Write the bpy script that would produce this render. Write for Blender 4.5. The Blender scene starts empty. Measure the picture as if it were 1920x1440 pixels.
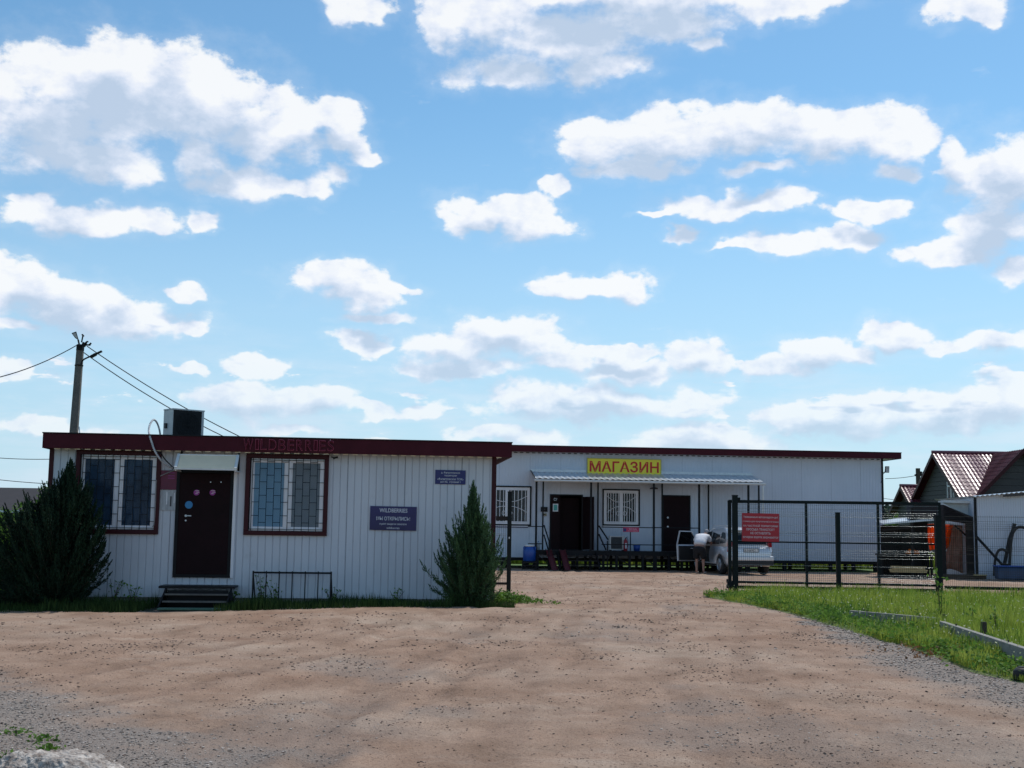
import bpy, bmesh, math, random
import numpy as np
from mathutils import Vector, Matrix

R = math.radians
PI = math.pi
rng = np.random.default_rng(7)
random.seed(7)
sc = bpy.context.scene
col = sc.collection

# ------------------------------------------------------------------ camera
FPX, W0, H0 = 2300.0, 1920.0, 1440.0          # focal length measured in photo pixels
EYE = 1.6
PITCH = math.atan(265.0 / FPX)
ROLL = 0.0142
cam_d = bpy.data.cameras.new("camera")
cam = bpy.data.objects.new("camera", cam_d)
col.objects.link(cam)
cam_d.sensor_fit = 'HORIZONTAL'
cam_d.sensor_width = 36.0
cam_d.lens = 36.0 * FPX / W0
cam_d.clip_start = 0.1
cam_d.clip_end = 9000
cam.location = (0, 0, EYE)
CR = Matrix.Rotation(PI / 2 + PITCH, 3, 'X') @ Matrix.Rotation(ROLL, 3, 'Z')
cam.rotation_euler = CR.to_euler()
sc.camera = cam

def ray(px, py):
    return CR @ Vector((px - W0 / 2, H0 / 2 - py, -FPX))

def W(px, py, Y):
    """point seen at photo pixel (px,py) lying Y metres in front of the camera"""
    d = ray(px, py)
    return Vector((0, 0, EYE)) + d * (Y / d.y)

def G(px, py, z=0.0):
    d = ray(px, py)
    t = (z - EYE) / d.z
    return Vector((0, 0, EYE)) + d * t

# ------------------------------------------------------------------ sun and sky
SUN_EL, SUN_AZ = R(58), R(36)                  # sun stands behind the shops, to the right
SUN = Vector((math.sin(SUN_AZ) * math.cos(SUN_EL), math.cos(SUN_AZ) * math.cos(SUN_EL), math.sin(SUN_EL)))
sd = bpy.data.lights.new("sun", 'SUN')
sd.energy = 3.2
sd.angle = R(0.53)
sd.color = (1.0, 0.955, 0.89)
so = bpy.data.objects.new("sun", sd)
so.rotation_euler = SUN.to_track_quat('Z', 'Y').to_euler()
so.location = SUN * 60
col.objects.link(so)
sc.view_settings.view_transform = 'Standard'
sc.view_settings.look = 'None'
sc.view_settings.gamma = 1.0
sc.view_settings.exposure = 0.0
sc.view_settings.use_curve_mapping = False
sc.cycles.sample_clamp_indirect = 6.0
sc.cycles.max_bounces = 8
sc.cycles.transparent_max_bounces = 12

SKY_STR = 0.125
world = bpy.data.worlds.new("World")
sc.world = world
world.use_nodes = True
nt = world.node_tree
nt.nodes.clear()

def N(tree, kind, **kw):
    n = tree.nodes.new(kind)
    for k, v in kw.items():
        setattr(n, k, v)
    return n

def M_(tree, op, a, b=None, c=None, clamp=False):
    n = tree.nodes.new('ShaderNodeMath')
    n.operation = op
    n.use_clamp = clamp
    for i, v in enumerate((a, b, c)):
        if v is None:
            continue
        if isinstance(v, (int, float)):
            n.inputs[i].default_value = v
        else:
            tree.links.new(v, n.inputs[i])
    return n.outputs[0]

def V_(tree, op, a, b=None, c=None, out=0):
    n = tree.nodes.new('ShaderNodeVectorMath')
    n.operation = op
    for i, v in enumerate((a, b, c)):
        if v is None:
            continue
        if isinstance(v, (tuple, list)):
            n.inputs[i].default_value = v
        elif isinstance(v, (int, float)):
            n.inputs[3].default_value = v
        else:
            tree.links.new(v, n.inputs[i])
    return n.outputs[out]

CLOUDS = [  # cumulus lobes: photo x, y, half width, half height
 (230,185,180,100),(95,225,110,80),(380,195,160,82),(515,250,130,52),(622,225,55,34),(672,292,34,15),(645,268,45,28),
 (150,295,160,42),(255,335,55,26),(455,352,85,34),(555,348,60,22),(622,330,38,19),(375,300,60,50),(5,165,50,58),
 (60,375,44,15),(130,412,105,32),(292,418,58,24),(382,412,18,18),
 (40,540,105,48),(135,570,110,50),(250,605,110,30),(352,620,42,13),(340,555,45,20),(28,612,48,15),
 (900,35,105,62),(1060,70,160,55),(950,132,120,34),(1130,132,88,34),(1250,45,150,32),(1460,18,100,24),(1180,-20,300,60),(1332,78,38,18),
 (668,12,56,34),(828,55,28,34),
 (1100,272,56,40),(1245,262,150,56),(1400,240,125,50),(1550,250,130,46),(1680,265,70,36),(1200,318,125,22),(1420,318,78,15),(1682,317,36,16),
 (1042,355,32,18),(930,396,85,32),(1000,420,66,34),(880,420,48,16),
 (1330,382,95,23),(1450,380,70,18),(1228,402,38,9),(1632,395,66,19),(1480,458,105,26),(1595,448,56,22),(1400,466,60,9),(1290,438,36,11),
 (1885,330,75,74),(1790,308,32,44),(1860,420,85,55),(1765,470,75,24),(1905,502,45,20),(1820,16,62,30),
 (620,528,86,33),(700,558,66,38),(705,602,66,14),(752,545,26,11),
 (1110,538,86,22),(1178,532,48,28),(1042,550,50,14),
 (680,645,55,16),(840,648,86,36),(950,636,105,40),(1045,672,70,24),(860,690,110,18),
 (1200,692,98,24),(1305,678,54,32),(1160,658,90,13),
 (1450,692,56,22),(1530,665,66,34),(1605,672,46,22),(1680,628,56,27),(1762,646,40,15),(1872,636,56,24),(1905,712,48,15),
 (470,748,110,28),(590,748,66,27),(690,765,46,14),(790,762,40,15),(482,680,56,15),(360,692,26,8),
 (1110,752,180,32),(1010,742,90,13),(1285,762,56,18),
 (1330,822,120,26),(1250,838,56,14),
 (1500,790,76,24),(1620,780,105,32),(1750,776,95,30),(1875,755,56,36),
 (960,818,86,18),(535,802,54,9),(90,806,76,14),(20,690,28,16),
]

def cloud_group(minimum=0, k=1.15):
    g = bpy.data.node_groups.new('cloud_field', 'ShaderNodeTree')
    g.interface.new_socket('P', in_out='INPUT', socket_type='NodeSocketVector')
    g.interface.new_socket('F', in_out='OUTPUT', socket_type='NodeSocketFloat')
    gi = g.nodes.new('NodeGroupInput')
    go = g.nodes.new('NodeGroupOutput')
    acc = None
    for (cx, cy, rx, ry) in CLOUDS:
        d = ray(cx, cy).normalized()
        az = math.atan2(d.x, d.y)
        el = math.asin(d.z)
        if rx * ry < minimum:
            continue
        kk = k * (1.0 + 0.28 * max(0.0, min(1.0, (0.16 - el) / 0.10)))
        ax = rx / FPX / math.cos(el) * kk
        ay = ry / FPX * kk
        q = V_(g, 'MULTIPLY_ADD', gi.outputs[0], (1 / ax, 1 / ay, 0), (-az / ax, -el / ay, 0))
        l = V_(g, 'LENGTH', q, out=1)
        if acc is None:
            acc = l
        else:
            acc = M_(g, 'SMOOTH_MIN', acc, l, 0.28)
    f = M_(g, 'SUBTRACT', 1.0, acc)
    g.links.new(f, go.inputs[0])
    return g

def build_world():
    tc = N(nt, 'ShaderNodeTexCoord')
    sky = N(nt, 'ShaderNodeTexSky')
    sky.sky_type = 'NISHITA'
    sky.sun_disc = False
    sky.sun_elevation = SUN_EL
    sky.sun_rotation = SUN_AZ
    sky.air_density = 1.0
    sky.dust_density = 0.35
    sky.ozone_density = 2.6
    sky.altitude = 100
    dirn = V_(nt, 'NORMALIZE', tc.outputs['Generated'])
    sep = N(nt, 'ShaderNodeSeparateXYZ')
    nt.links.new(dirn, sep.inputs[0])
    az = M_(nt, 'ARCTAN2', sep.outputs[0], sep.outputs[1])
    el = M_(nt, 'ARCSINE', sep.outputs[2])
    comb = N(nt, 'ShaderNodeCombineXYZ')
    nt.links.new(az, comb.inputs[0])
    nt.links.new(el, comb.inputs[1])
    P = comb.outputs[0]
    # ragged edges: two scales of warp
    def noise(scale, detail, rough, vec=P, dist=0.0, stretch=(1, 1.35, 1)):
        v = V_(nt, 'MULTIPLY', vec, stretch)
        n = N(nt, 'ShaderNodeTexNoise')
        n.inputs['Scale'].default_value = scale
        n.inputs['Detail'].default_value = detail
        n.inputs['Roughness'].default_value = rough
        n.inputs['Distortion'].default_value = dist
        nt.links.new(v, n.inputs['Vector'])
        return n
    n1 = noise(24, 3, 0.55)
    w1 = V_(nt, 'MULTIPLY', V_(nt, 'SUBTRACT', n1.outputs['Color'], (0.5, 0.5, 0.5)), (0.050, 0.034, 0))
    P1 = V_(nt, 'ADD', P, w1)
    grp = cloud_group(); grp2 = cloud_group(900)
    g1 = N(nt, 'ShaderNodeGroup'); g1.node_tree = grp
    g2 = N(nt, 'ShaderNodeGroup'); g2.node_tree = grp2
    nt.links.new(P1, g1.inputs[0])
    up = N(nt, 'ShaderNodeCombineXYZ'); up.inputs[0].default_value = 0.003
    nt.links.new(M_(nt, 'MULTIPLY_ADD', M_(nt, 'MAXIMUM', el, 0.0), 0.045, 0.009), up.inputs[1])
    nt.links.new(V_(nt, 'ADD', P1, up.outputs[0]), g2.inputs[0])
    F1, F2 = g1.outputs[0], g2.outputs[0]
    n2 = noise(20, 10, 0.61, stretch=(1, 1.5, 1))
    n2b = noise(19, 5, 0.5, vec=V_(nt, 'ADD', P, (0.004, 0.014, 0)), stretch=(1, 1.5, 1))
    fb = M_(nt, 'SUBTRACT', n2.outputs[0], 0.5)
    fb2 = M_(nt, 'SUBTRACT', n2b.outputs[0], 0.5)
    # same kind of fair-weather clouds all round, outside the measured part
    ng = noise(3.2, 3, 0.5, vec=dirn, stretch=(1, 1, 2.6))
    gen = M_(nt, 'MULTIPLY_ADD', ng.outputs[0], 7.0, -4.3)
    inx = M_(nt, 'MULTIPLY', M_(nt, 'LESS_THAN', M_(nt, 'ABSOLUTE', az), 0.47), M_(nt, 'LESS_THAN', el, 0.46))
    gen = M_(nt, 'SUBTRACT', gen, M_(nt, 'MULTIPLY', inx, 20.0))
    F1 = M_(nt, 'MAXIMUM', F1, gen)
    F2 = M_(nt, 'MAXIMUM', F2, M_(nt, 'SUBTRACT', gen, 0.15))
    # small layered clouds stacked towards the horizon
    nl = noise(15, 5, 0.58, stretch=(1, 3.6, 1)); nl2 = noise(15, 3, 0.5, vec=V_(nt, 'ADD', P, (0.002, 0.008, 0)), stretch=(1, 3.6, 1))
    band = M_(nt, 'MULTIPLY', M_(nt, 'SUBTRACT', 1.0, M_(nt, 'MULTIPLY', M_(nt, 'ABSOLUTE', M_(nt, 'SUBTRACT', el, 0.095)), 11.0), clamp=True), 1.0)
    low1 = M_(nt, 'MULTIPLY_ADD', nl.outputs[0], 6.5, M_(nt, 'MULTIPLY_ADD', band, 1.0, -4.75))
    low2 = M_(nt, 'MULTIPLY_ADD', nl2.outputs[0], 6.5, M_(nt, 'MULTIPLY_ADD', band, 1.0, -4.75))
    F1 = M_(nt, 'MAXIMUM', F1, low1); F2 = M_(nt, 'MAXIMUM', F2, low2)
    D = M_(nt, 'MULTIPLY_ADD', fb, 1.7, F1)
    # far clouds near the horizon are thinner looking
    def ramp(x, a, b):
        m = N(nt, 'ShaderNodeMapRange', interpolation_type='SMOOTHSTEP')
        nt.links.new(x, m.inputs[0])
        m.inputs[1].default_value = a
        m.inputs[2].default_value = b
        return m.outputs[0]
    soft_top = M_(nt, 'MULTIPLY_ADD', ramp(F2, -0.1, 0.55), 0.34, 0.24)
    mm = N(nt, 'ShaderNodeMapRange', interpolation_type='SMOOTHSTEP')
    nt.links.new(D, mm.inputs[0]); mm.inputs[1].default_value = -0.06; nt.links.new(soft_top, mm.inputs[2])
    alpha = M_(nt, 'MAXIMUM', M_(nt, 'MULTIPLY', mm.outputs[0], 0.97), M_(nt, 'MULTIPLY', ramp(D, -0.5, 0.25), 0.14))
    alpha = M_(nt, 'MULTIPLY', alpha, ramp(el, -0.01, 0.03))
    lowel = ramp(el, 0.02, 0.20)
    # light: bright rims where little cloud lies towards the sun, grey where much does
    thick = M_(nt, 'ADD', F2, M_(nt, 'MULTIPLY', fb2, 0.45))
    shade = ramp(thick, -0.12, 0.80)
    relief = M_(nt, 'MULTIPLY', M_(nt, 'SUBTRACT', fb, fb2), 2.5)
    lit = M_(nt, 'ADD', M_(nt, 'SUBTRACT', 1.0, shade), relief, clamp=True)
    cr = N(nt, 'ShaderNodeValToRGB')
    nt.links.new(lit, cr.inputs[0])
    e = cr.color_ramp.elements
    k = 1.0 / SKY_STR
    e[0].position = 0.0; e[0].color = (0.53, 0.64, 0.80, 1)
    e[1].position = 1.0; e[1].color = (0.98, 0.99, 1.0, 1)
    m = e.new(0.40); m.color = (0.68, 0.76, 0.90, 1)
    m = e.new(0.70); m.color = (0.85, 0.89, 0.98, 1)
    cl = V_(nt, 'SCALE', cr.outputs[0], 1.0 * k)
    n_s = cl.node
    n_s.inputs[3].default_value = 1.0 * k
    # clear sky, cooler and a little paler to the horizon like the phone camera drew it
    tint = V_(nt, 'MULTIPLY', sky.outputs[0], (0.78, 1.06, 1.08))
    hz = N(nt, 'ShaderNodeMixRGB')
    hz.inputs[2].default_value = (0.53 * k, 0.71 * k, 0.89 * k, 1)
    nt.links.new(tint, hz.inputs[1])
    nt.links.new(M_(nt, 'MULTIPLY', M_(nt, 'SUBTRACT', 1.0, ramp(el, -0.04, 0.36)), 0.85), hz.inputs[0])
    nv = noise(9, 4, 0.6, stretch=(1, 5, 1))
    veil = M_(nt, 'MULTIPLY', ramp(nv.outputs[0], 0.40, 0.66), M_(nt, 'MULTIPLY', M_(nt, 'SUBTRACT', 1.0, ramp(el, 0.06, 0.19)), 0.40))
    vm = N(nt, 'ShaderNodeMixRGB'); vm.inputs[2].default_value = (0.74 * k, 0.83 * k, 0.95 * k, 1)
    nt.links.new(veil, vm.inputs[0]); nt.links.new(hz.outputs[0], vm.inputs[1]); hz = vm
    mx = N(nt, 'ShaderNodeMixRGB')
    nt.links.new(M_(nt, 'MULTIPLY', alpha, M_(nt, 'MULTIPLY_ADD', lowel, 0.35, 0.60)), mx.inputs[0])
    nt.links.new(hz.outputs[0], mx.inputs[1])
    nt.links.new(cl, mx.inputs[2])
    bg = N(nt, 'ShaderNodeBackground')
    bg.inputs[1].default_value = SKY_STR
    nt.links.new(mx.outputs[0], bg.inputs[0])
    out = N(nt, 'ShaderNodeOutputWorld')
    nt.links.new(bg.outputs[0], out.inputs[0])
build_world()
world.cycles.sampling_method = 'MANUAL'
world.cycles.sample_map_resolution = 512

# ------------------------------------------------------------------ helpers
class MB:
    """collects polygons and links them as ONE mesh object"""
    def __init__(s):
        s.v = []; s.f = []; s.mi = []
    def add(s, vs, fs, mi=0):
        b = len(s.v)
        s.v += [tuple(p) for p in vs]
        for f in fs:
            s.f.append(tuple(b + i for i in f)); s.mi.append(mi)
        return s
    def box(s, x0, x1, y0, y1, z0, z1, mi=0):
        return s.add([(x0,y0,z0),(x1,y0,z0),(x1,y1,z0),(x0,y1,z0),(x0,y0,z1),(x1,y0,z1),(x1,y1,z1),(x0,y1,z1)],
                     [(0,3,2,1),(4,5,6,7),(0,1,5,4),(1,2,6,5),(2,3,7,6),(3,0,4,7)], mi)
    def hexa(s, p, mi=0):
        """eight corners, same order as box"""
        return s.add(p, [(0,3,2,1),(4,5,6,7),(0,1,5,4),(1,2,6,5),(2,3,7,6),(3,0,4,7)], mi)
    def bar(s, p, q, w, h=None, up=(0,0,1), mi=0):
        p = Vector(p); q = Vector(q); h = h or w
        d = (q - p).normalized()
        u = Vector(up)
        if abs(d.dot(u)) > 0.97: u = Vector((0,1,0))
        a = d.cross(u).normalized() * w / 2
        b = a.cross(d).normalized() * h / 2
        return s.hexa([p-a-b, p+a-b, q+a-b, q-a-b, p-a+b, p+a+b, q+a+b, q-a+b], mi)
    def tube(s, pts, r, n=8, caps=True, mi=0):
        pts = [Vector(p) for p in pts]
        rs = r if isinstance(r, (list, tuple)) else [r] * len(pts)
        b = len(s.v)
        prev = None
        for i, p in enumerate(pts):
            d = (pts[min(i+1, len(pts)-1)] - pts[max(i-1, 0)]).normalized()
            if prev is None:
                u = d.cross(Vector((0,0,1)) if abs(d.z) < .95 else Vector((1,0,0))).normalized()
            else:
                u = (prev - d * prev.dot(d)).normalized()
            prev = u
            w = d.cross(u)
            for k in range(n):
                a = 2 * PI * k / n
                s.v.append(tuple(p + (u * math.cos(a) + w * math.sin(a)) * rs[i]))
        for i in range(len(pts) - 1):
            for k in range(n):
                k2 = (k + 1) % n
                s.f.append((b+i*n+k, b+i*n+k2, b+(i+1)*n+k2, b+(i+1)*n+k)); s.mi.append(mi)
        if caps:
            s.f.append(tuple(b+k for k in range(n))[::-1]); s.mi.append(mi)
            e = b + (len(pts)-1)*n
            s.f.append(tuple(e+k for k in range(n))); s.mi.append(mi)
        return s
    def disc(s, c, r, ax, t, n=20, mi=0):
        """short cylinder along ax, thickness t"""
        ax = Vector(ax).normalized(); c = Vector(c)
        return s.tube([c, c + ax * t], r, n, True, mi)
    def prism(s, poly, y0, y1, mi=0):
        """polygon given in x,z pushed from y0 to y1"""
        n = len(poly)
        vs = [(x, y0, z) for x, z in poly] + [(x, y1, z) for x, z in poly]
        fs = [tuple(range(n)), tuple(range(n, 2*n))[::-1]]
        for i in range(n):
            j = (i + 1) % n
            fs.append((i, i+n, j+n, j))
        return s.add(vs, fs, mi)
    def ico(s, c, r, sub=1, jit=0.0, scl=(1,1,1), mi=0):
        bm = bmesh.new()
        bmesh.ops.create_icosphere(bm, subdivisions=sub, radius=1)
        vs = [(c[0]+v.co.x*r*scl[0]*(1+random.uniform(-jit,jit)), c[1]+v.co.y*r*scl[1]*(1+random.uniform(-jit,jit)), c[2]+v.co.z*r*scl[2]*(1+random.uniform(-jit,jit))) for v in bm.verts]
        fs = [tuple(v.index for v in f.verts) for f in bm.faces]
        bm.free()
        return s.add(vs, fs, mi)
    def mesh(s, name, mat):
        me = bpy.data.meshes.new(name)
        me.from_pydata(s.v, [], s.f)
        for m in (mat if isinstance(mat, (list, tuple)) else [mat]):
            me.materials.append(m)
        if any(s.mi):
            me.polygons.foreach_set('material_index', s.mi)
        me.update()
        return me
    def build(s, name, mat, parent=None, smooth=False, bevel=0.0, label=None):
        me = s.mesh(name, mat)
        if smooth:
            me.polygons.foreach_set('use_smooth', [True] * len(me.polygons))
        o = bpy.data.objects.new(name, me)
        col.objects.link(o)
        if parent: o.parent = parent
        if label: o['label'] = label
        if bevel:
            m = o.modifiers.new('bevel', 'BEVEL'); m.width = bevel; m.segments = 2; m.limit_method = 'ANGLE'
        return o

def link_mesh(name, me, parent=None):
    o = bpy.data.objects.new(name, me)
    col.objects.link(o)
    if parent: o.parent = parent
    return o

def np_mesh(name, verts, faces, mats, parent=None, smooth=False):
    """fast mesh from numpy arrays; faces (n,k)"""
    me = bpy.data.meshes.new(name)
    n, k = faces.shape
    me.vertices.add(len(verts)); me.vertices.foreach_set('co', verts.astype(np.float32).ravel())
    me.loops.add(n * k); me.loops.foreach_set('vertex_index', faces.astype(np.int32).ravel())
    me.polygons.add(n)
    me.polygons.foreach_set('loop_start', np.arange(0, n * k, k, dtype=np.int32))
    me.polygons.foreach_set('use_smooth', np.full(n, smooth))
    me.update(calc_edges=True)
    for m in mats: me.materials.append(m)
    o = bpy.data.objects.new(name, me)
    col.objects.link(o)
    if parent: o.parent = parent
    return o

def thing(name, label, cat, loc=(0,0,0), rotz=0.0, group=None):
    o = bpy.data.objects.new(name, None)
    o.empty_display_size = 0.2
    col.objects.link(o)
    o.location = loc; o.rotation_euler = (0, 0, rotz)
    o['label'] = label; o['category'] = cat
    if group: o['group'] = group
    return o

def tag(o, label, cat, group=None):
    o['label'] = label; o['category'] = cat
    if group: o['group'] = group
    return o

def structure(o):
    o['kind'] = 'structure'; return o

def stuff(o, label=None, cat=None):
    o['kind'] = 'stuff'
    if label: o['label'] = label; o['category'] = cat
    return o

def copy_tree(o, parent=None):
    c = o.copy(); col.objects.link(c)
    c.parent = parent
    for ch in list(o.children):
        copy_tree(ch, c)
    return c

def evaluated(o, name=None):
    """bake the modifiers of o into its mesh"""
    dg = bpy.context.evaluated_depsgraph_get()
    me = bpy.data.meshes.new_from_object(o.evaluated_get(dg))
    me.name = name or o.name
    o.modifiers.clear()
    o.data = me
    return o

class Frame:
    """upright plane through A and B; local x along it, y away from the camera, z up"""
    def __init__(s, A, B):
        s.A = Vector((A[0], A[1], 0)); s.ang = math.atan2(B[1]-A[1], B[0]-A[0])
        s.ex = Vector((math.cos(s.ang), math.sin(s.ang), 0)); s.ey = Vector((-s.ex.y, s.ex.x, 0))
    def at(s, px, py, off=0.0):
        """local (x,z) of the photo point on the plane moved by off along local y"""
        d = ray(px, py); o = Vector((0,0,EYE))
        p0 = s.A + s.ey * off
        t = (p0 - o).dot(s.ey) / d.dot(s.ey)
        p = o + d * t - s.A
        return p.dot(s.ex), p.z
    def w(s, x, y, z):
        return s.A + s.ex * x + s.ey * y + Vector((0,0,z))
    def loc(s, p):
        p = Vector(p) - s.A
        return Vector((p.dot(s.ex), p.dot(s.ey), p.z))

# ------------------------------------------------------------------ materials
def mat(name, c1, c2=None, rough=0.6, metal=0.0, scale=6.0, bump=0.0, bscale=40.0, spec=0.5, detail=5.0, stretch=None, r2=None, island=0.0, coat=0.0, trans=0.0):
    m = bpy.data.materials.new(name); m.use_nodes = True
    t = m.node_tree; p = t.nodes['Principled BSDF']
    p.inputs['Roughness'].default_value = rough
    p.inputs['Metallic'].default_value = metal
    p.inputs['Specular IOR Level'].default_value = spec
    if coat:
        p.inputs['Coat Weight'].default_value = coat; p.inputs['Coat Roughness'].default_value = 0.08
    if c2 is None:
        c2 = tuple(x * 0.82 for x in c1)
    tc = t.nodes.new('ShaderNodeTexCoord')
    v = tc.outputs['Object']
    if stretch: v = V_(t, 'MULTIPLY', v, stretch)
    n = t.nodes.new('ShaderNodeTexNoise'); n.inputs['Scale'].default_value = scale; n.inputs['Detail'].default_value = detail
    n.inputs['Roughness'].default_value = 0.62
    t.links.new(v, n.inputs['Vector'])
    r = t.nodes.new('ShaderNodeValToRGB')
    r.color_ramp.elements[0].position = 0.32; r.color_ramp.elements[0].color = (*c1, 1)
    r.color_ramp.elements[1].position = 0.68; r.color_ramp.elements[1].color = (*c2, 1)
    t.links.new(n.outputs[0], r.inputs[0])
    c = r.outputs[0]
    if island:
        g = t.nodes.new('ShaderNodeNewGeometry')
        f = M_(t, 'MULTIPLY_ADD', g.outputs['Random Per Island'], 2 * island, 1 - island)
        c = V_(t, 'SCALE', c); c.node.inputs[0].default_value = (0,0,0)
        t.links.new(r.outputs[0], c.node.inputs[0]); t.links.new(f, c.node.inputs[3])
    t.links.new(c, p.inputs['Base Color'])
    if r2 is not None:
        t.links.new(M_(t, 'MULTIPLY_ADD', n.outputs[0], r2 - rough, rough), p.inputs['Roughness'])
    if bump:
        nb = t.nodes.new('ShaderNodeTexNoise'); nb.inputs['Scale'].default_value = bscale; nb.inputs['Detail'].default_value = 4
        t.links.new(tc.outputs['Object'], nb.inputs['Vector'])
        b = t.nodes.new('ShaderNodeBump'); b.inputs['Strength'].default_value = bump; b.inputs['Distance'].default_value = 0.02
        t.links.new(nb.outputs[0], b.inputs['Height']); t.links.new(b.outputs[0], p.inputs['Normal'])
    if trans:
        tr = t.nodes.new('ShaderNodeBsdfTranslucent'); t.links.new(c, tr.inputs[0])
        mx = t.nodes.new('ShaderNodeMixShader'); mx.inputs[0].default_value = trans
        out = t.nodes['Material Output']
        t.links.new(p.outputs[0], mx.inputs[1]); t.links.new(tr.outputs[0], mx.inputs[2]); t.links.new(mx.outputs[0], out.inputs[0])
    return m

def glass(name, c=(0.02,0.03,0.045), t=0.35, rough=0.02, tint=(.75,.85,.9)):
    m = bpy.data.materials.new(name); m.use_nodes = True
    tr = m.node_tree; p = tr.nodes['Principled BSDF']
    p.inputs['Base Color'].default_value = (*c, 1); p.inputs['Roughness'].default_value = rough
    p.inputs['Specular IOR Level'].default_value = 0.5; p.inputs['IOR'].default_value = 1.45
    nz = tr.nodes.new('ShaderNodeTexNoise'); nz.inputs['Scale'].default_value = 1.7; nz.inputs['Detail'].default_value = 1
    tcg = tr.nodes.new('ShaderNodeTexCoord'); tr.links.new(tcg.outputs['Object'], nz.inputs['Vector'])
    b = tr.nodes.new('ShaderNodeBump'); b.inputs['Strength'].default_value = 0.05; tr.links.new(nz.outputs[0], b.inputs['Height']); tr.links.new(b.outputs[0], p.inputs['Normal'])
    tb = tr.nodes.new('ShaderNodeBsdfTransparent'); tb.inputs[0].default_value = (*tint,1)
    mx = tr.nodes.new('ShaderNodeMixShader'); mx.inputs[0].default_value = t
    tr.links.new(p.outputs[0], mx.inputs[1]); tr.links.new(tb.outputs[0], mx.inputs[2])
    tr.links.new(mx.outputs[0], tr.nodes['Material Output'].inputs[0])
    return m

MT = {}
MT['wall'] = mat('painted_wall', (.63,.65,.69), (.55,.57,.61), rough=.42, scale=1.3, stretch=(1,1,.35), r2=.6)
MT['wall2'] = mat('shop_wall', (.61,.65,.72), (.55,.59,.66), rough=.42, scale=.8, stretch=(1,1,.5), r2=.6)
def weather(m, k=.5):
    """rain streaks and dust blotches over a painted sheet"""
    t = m.node_tree; p = t.nodes['Principled BSDF']; l = p.inputs['Base Color'].links[0].from_socket
    tc = t.nodes.new('ShaderNodeTexCoord')
    f = None
    for st, sc_, a, b in (((9,9,.35), 1.0, 3.6, -2.15), ((1,1,.8), 2.2, 3.0, -1.75)):
        n = t.nodes.new('ShaderNodeTexNoise'); n.inputs['Scale'].default_value = sc_; n.inputs['Detail'].default_value = 7; n.inputs['Roughness'].default_value = .7
        t.links.new(V_(t, 'MULTIPLY', tc.outputs['Object'], st), n.inputs['Vector'])
        q = M_(t, 'MULTIPLY_ADD', n.outputs[0], a, b, clamp=True)
        f = q if f is None else M_(t, 'MAXIMUM', f, q)
    mx = t.nodes.new('ShaderNodeMixRGB'); mx.inputs[2].default_value = (.24,.22,.20,1)
    t.links.new(M_(t, 'MULTIPLY', f, k), mx.inputs[0]); t.links.new(l, mx.inputs[1]); t.links.new(mx.outputs[0], p.inputs['Base Color'])
weather(MT['wall'], .55); weather(MT['wall2'], .35)
MT['cream'] = mat('cream_sheet', (.88,.72,.50), (.80,.66,.46), rough=.5, scale=5)
MT['soffit'] = mat('soffit_white', (.62,.60,.56), (.5,.48,.45), rough=.5, scale=4)
MT['maroon'] = mat('maroon_paint', (.066,.004,.012), (.050,.003,.009), rough=.5, scale=3, r2=.65, spec=.2)
MT['maroon2'] = mat('maroon_frame', (.050,.004,.008), (.038,.003,.007), spec=.25, rough=.5, scale=3)
MT['door'] = mat('door_metal', (.016,.005,.007), (.011,.004,.005), spec=.12, rough=.6, scale=3, bump=.1)
MT['black'] = mat('black_metal', (.008,.009,.012), (.005,.006,.008), rough=.5, scale=8, spec=.2)
MT['green_metal'] = mat('dark_green_metal', (.002,.006,.007), (.0015,.005,.005), rough=.55, scale=8, spec=.25)
MT['mesh'] = mat('coated_wire', (.006,.018,.018), (.005,.014,.014), rough=.5, scale=8, spec=.15)
MT['mesh_h'] = mat('glossy_wire', (.34,.36,.36), (.28,.30,.30), rough=.20, metal=.75, scale=8, spec=1.0)
MT['upvc'] = mat('white_upvc', (.80,.79,.80), (.74,.72,.75), rough=.35, scale=2)
MT['glass'] = glass('window_glass', (.010,.022,.045), .85, tint=(.95,.98,1))
MT['glass_s'] = glass('shop_glass', (.006,.012,.022), .25)
MT['car_glass'] = glass('car_glass', (.006,.008,.01), .22)
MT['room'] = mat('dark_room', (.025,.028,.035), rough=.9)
MT['blind_blue'] = mat('blue_blind', (.38,.62,.78), (.32,.55,.72), rough=.8, scale=2)
MT['blind_grey'] = mat('grey_blind', (.40,.42,.43), (.33,.35,.36), rough=.8, scale=2)
MT['blind_dark'] = mat('dark_blind', (.06,.12,.20), (.02,.035,.06), rough=.8, scale=1.2)
MT['concrete'] = mat('concrete', (.30,.28,.25), (.20,.19,.17), rough=.9, scale=7, bump=.5, bscale=60)
MT['pole'] = mat('weathered_concrete', (.17,.15,.13), (.11,.10,.09), rough=.9, scale=4, bump=.4)
MT['galv'] = mat('galvanised_sheet', (.60,.64,.68), (.48,.52,.57), rough=.30, metal=.35, scale=9)
MT['white'] = mat('white_plastic', (.72,.72,.70), (.62,.62,.60), rough=.4, scale=5)
MT['casing'] = mat('unit_casing', (.55,.56,.55), (.45,.46,.46), rough=.4, scale=5)
MT['rubber'] = mat('rubber', (.014,.014,.015), rough=.7, bump=.2)
MT['hose'] = mat('hose_white', (.62,.62,.62), (.35,.35,.36), rough=.5, scale=14)
MT['blue'] = mat('blue_plastic', (.012,.075,.34), (.01,.06,.28), rough=.35, scale=4)
MT['red'] = mat('red_paint', (.32,.012,.028), (.26,.01,.02), rough=.4, scale=4)
MT['yellow'] = mat('yellow_board', (.95,.78,.05), (.92,.74,.05), rough=.5, scale=2)
MT['red_ink'] = mat('red_letters', (.62,.012,.010), (.58,.01,.01), rough=.5)
MT['white_ink'] = mat('white_print', (.72,.74,.80), rough=.5)
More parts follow.
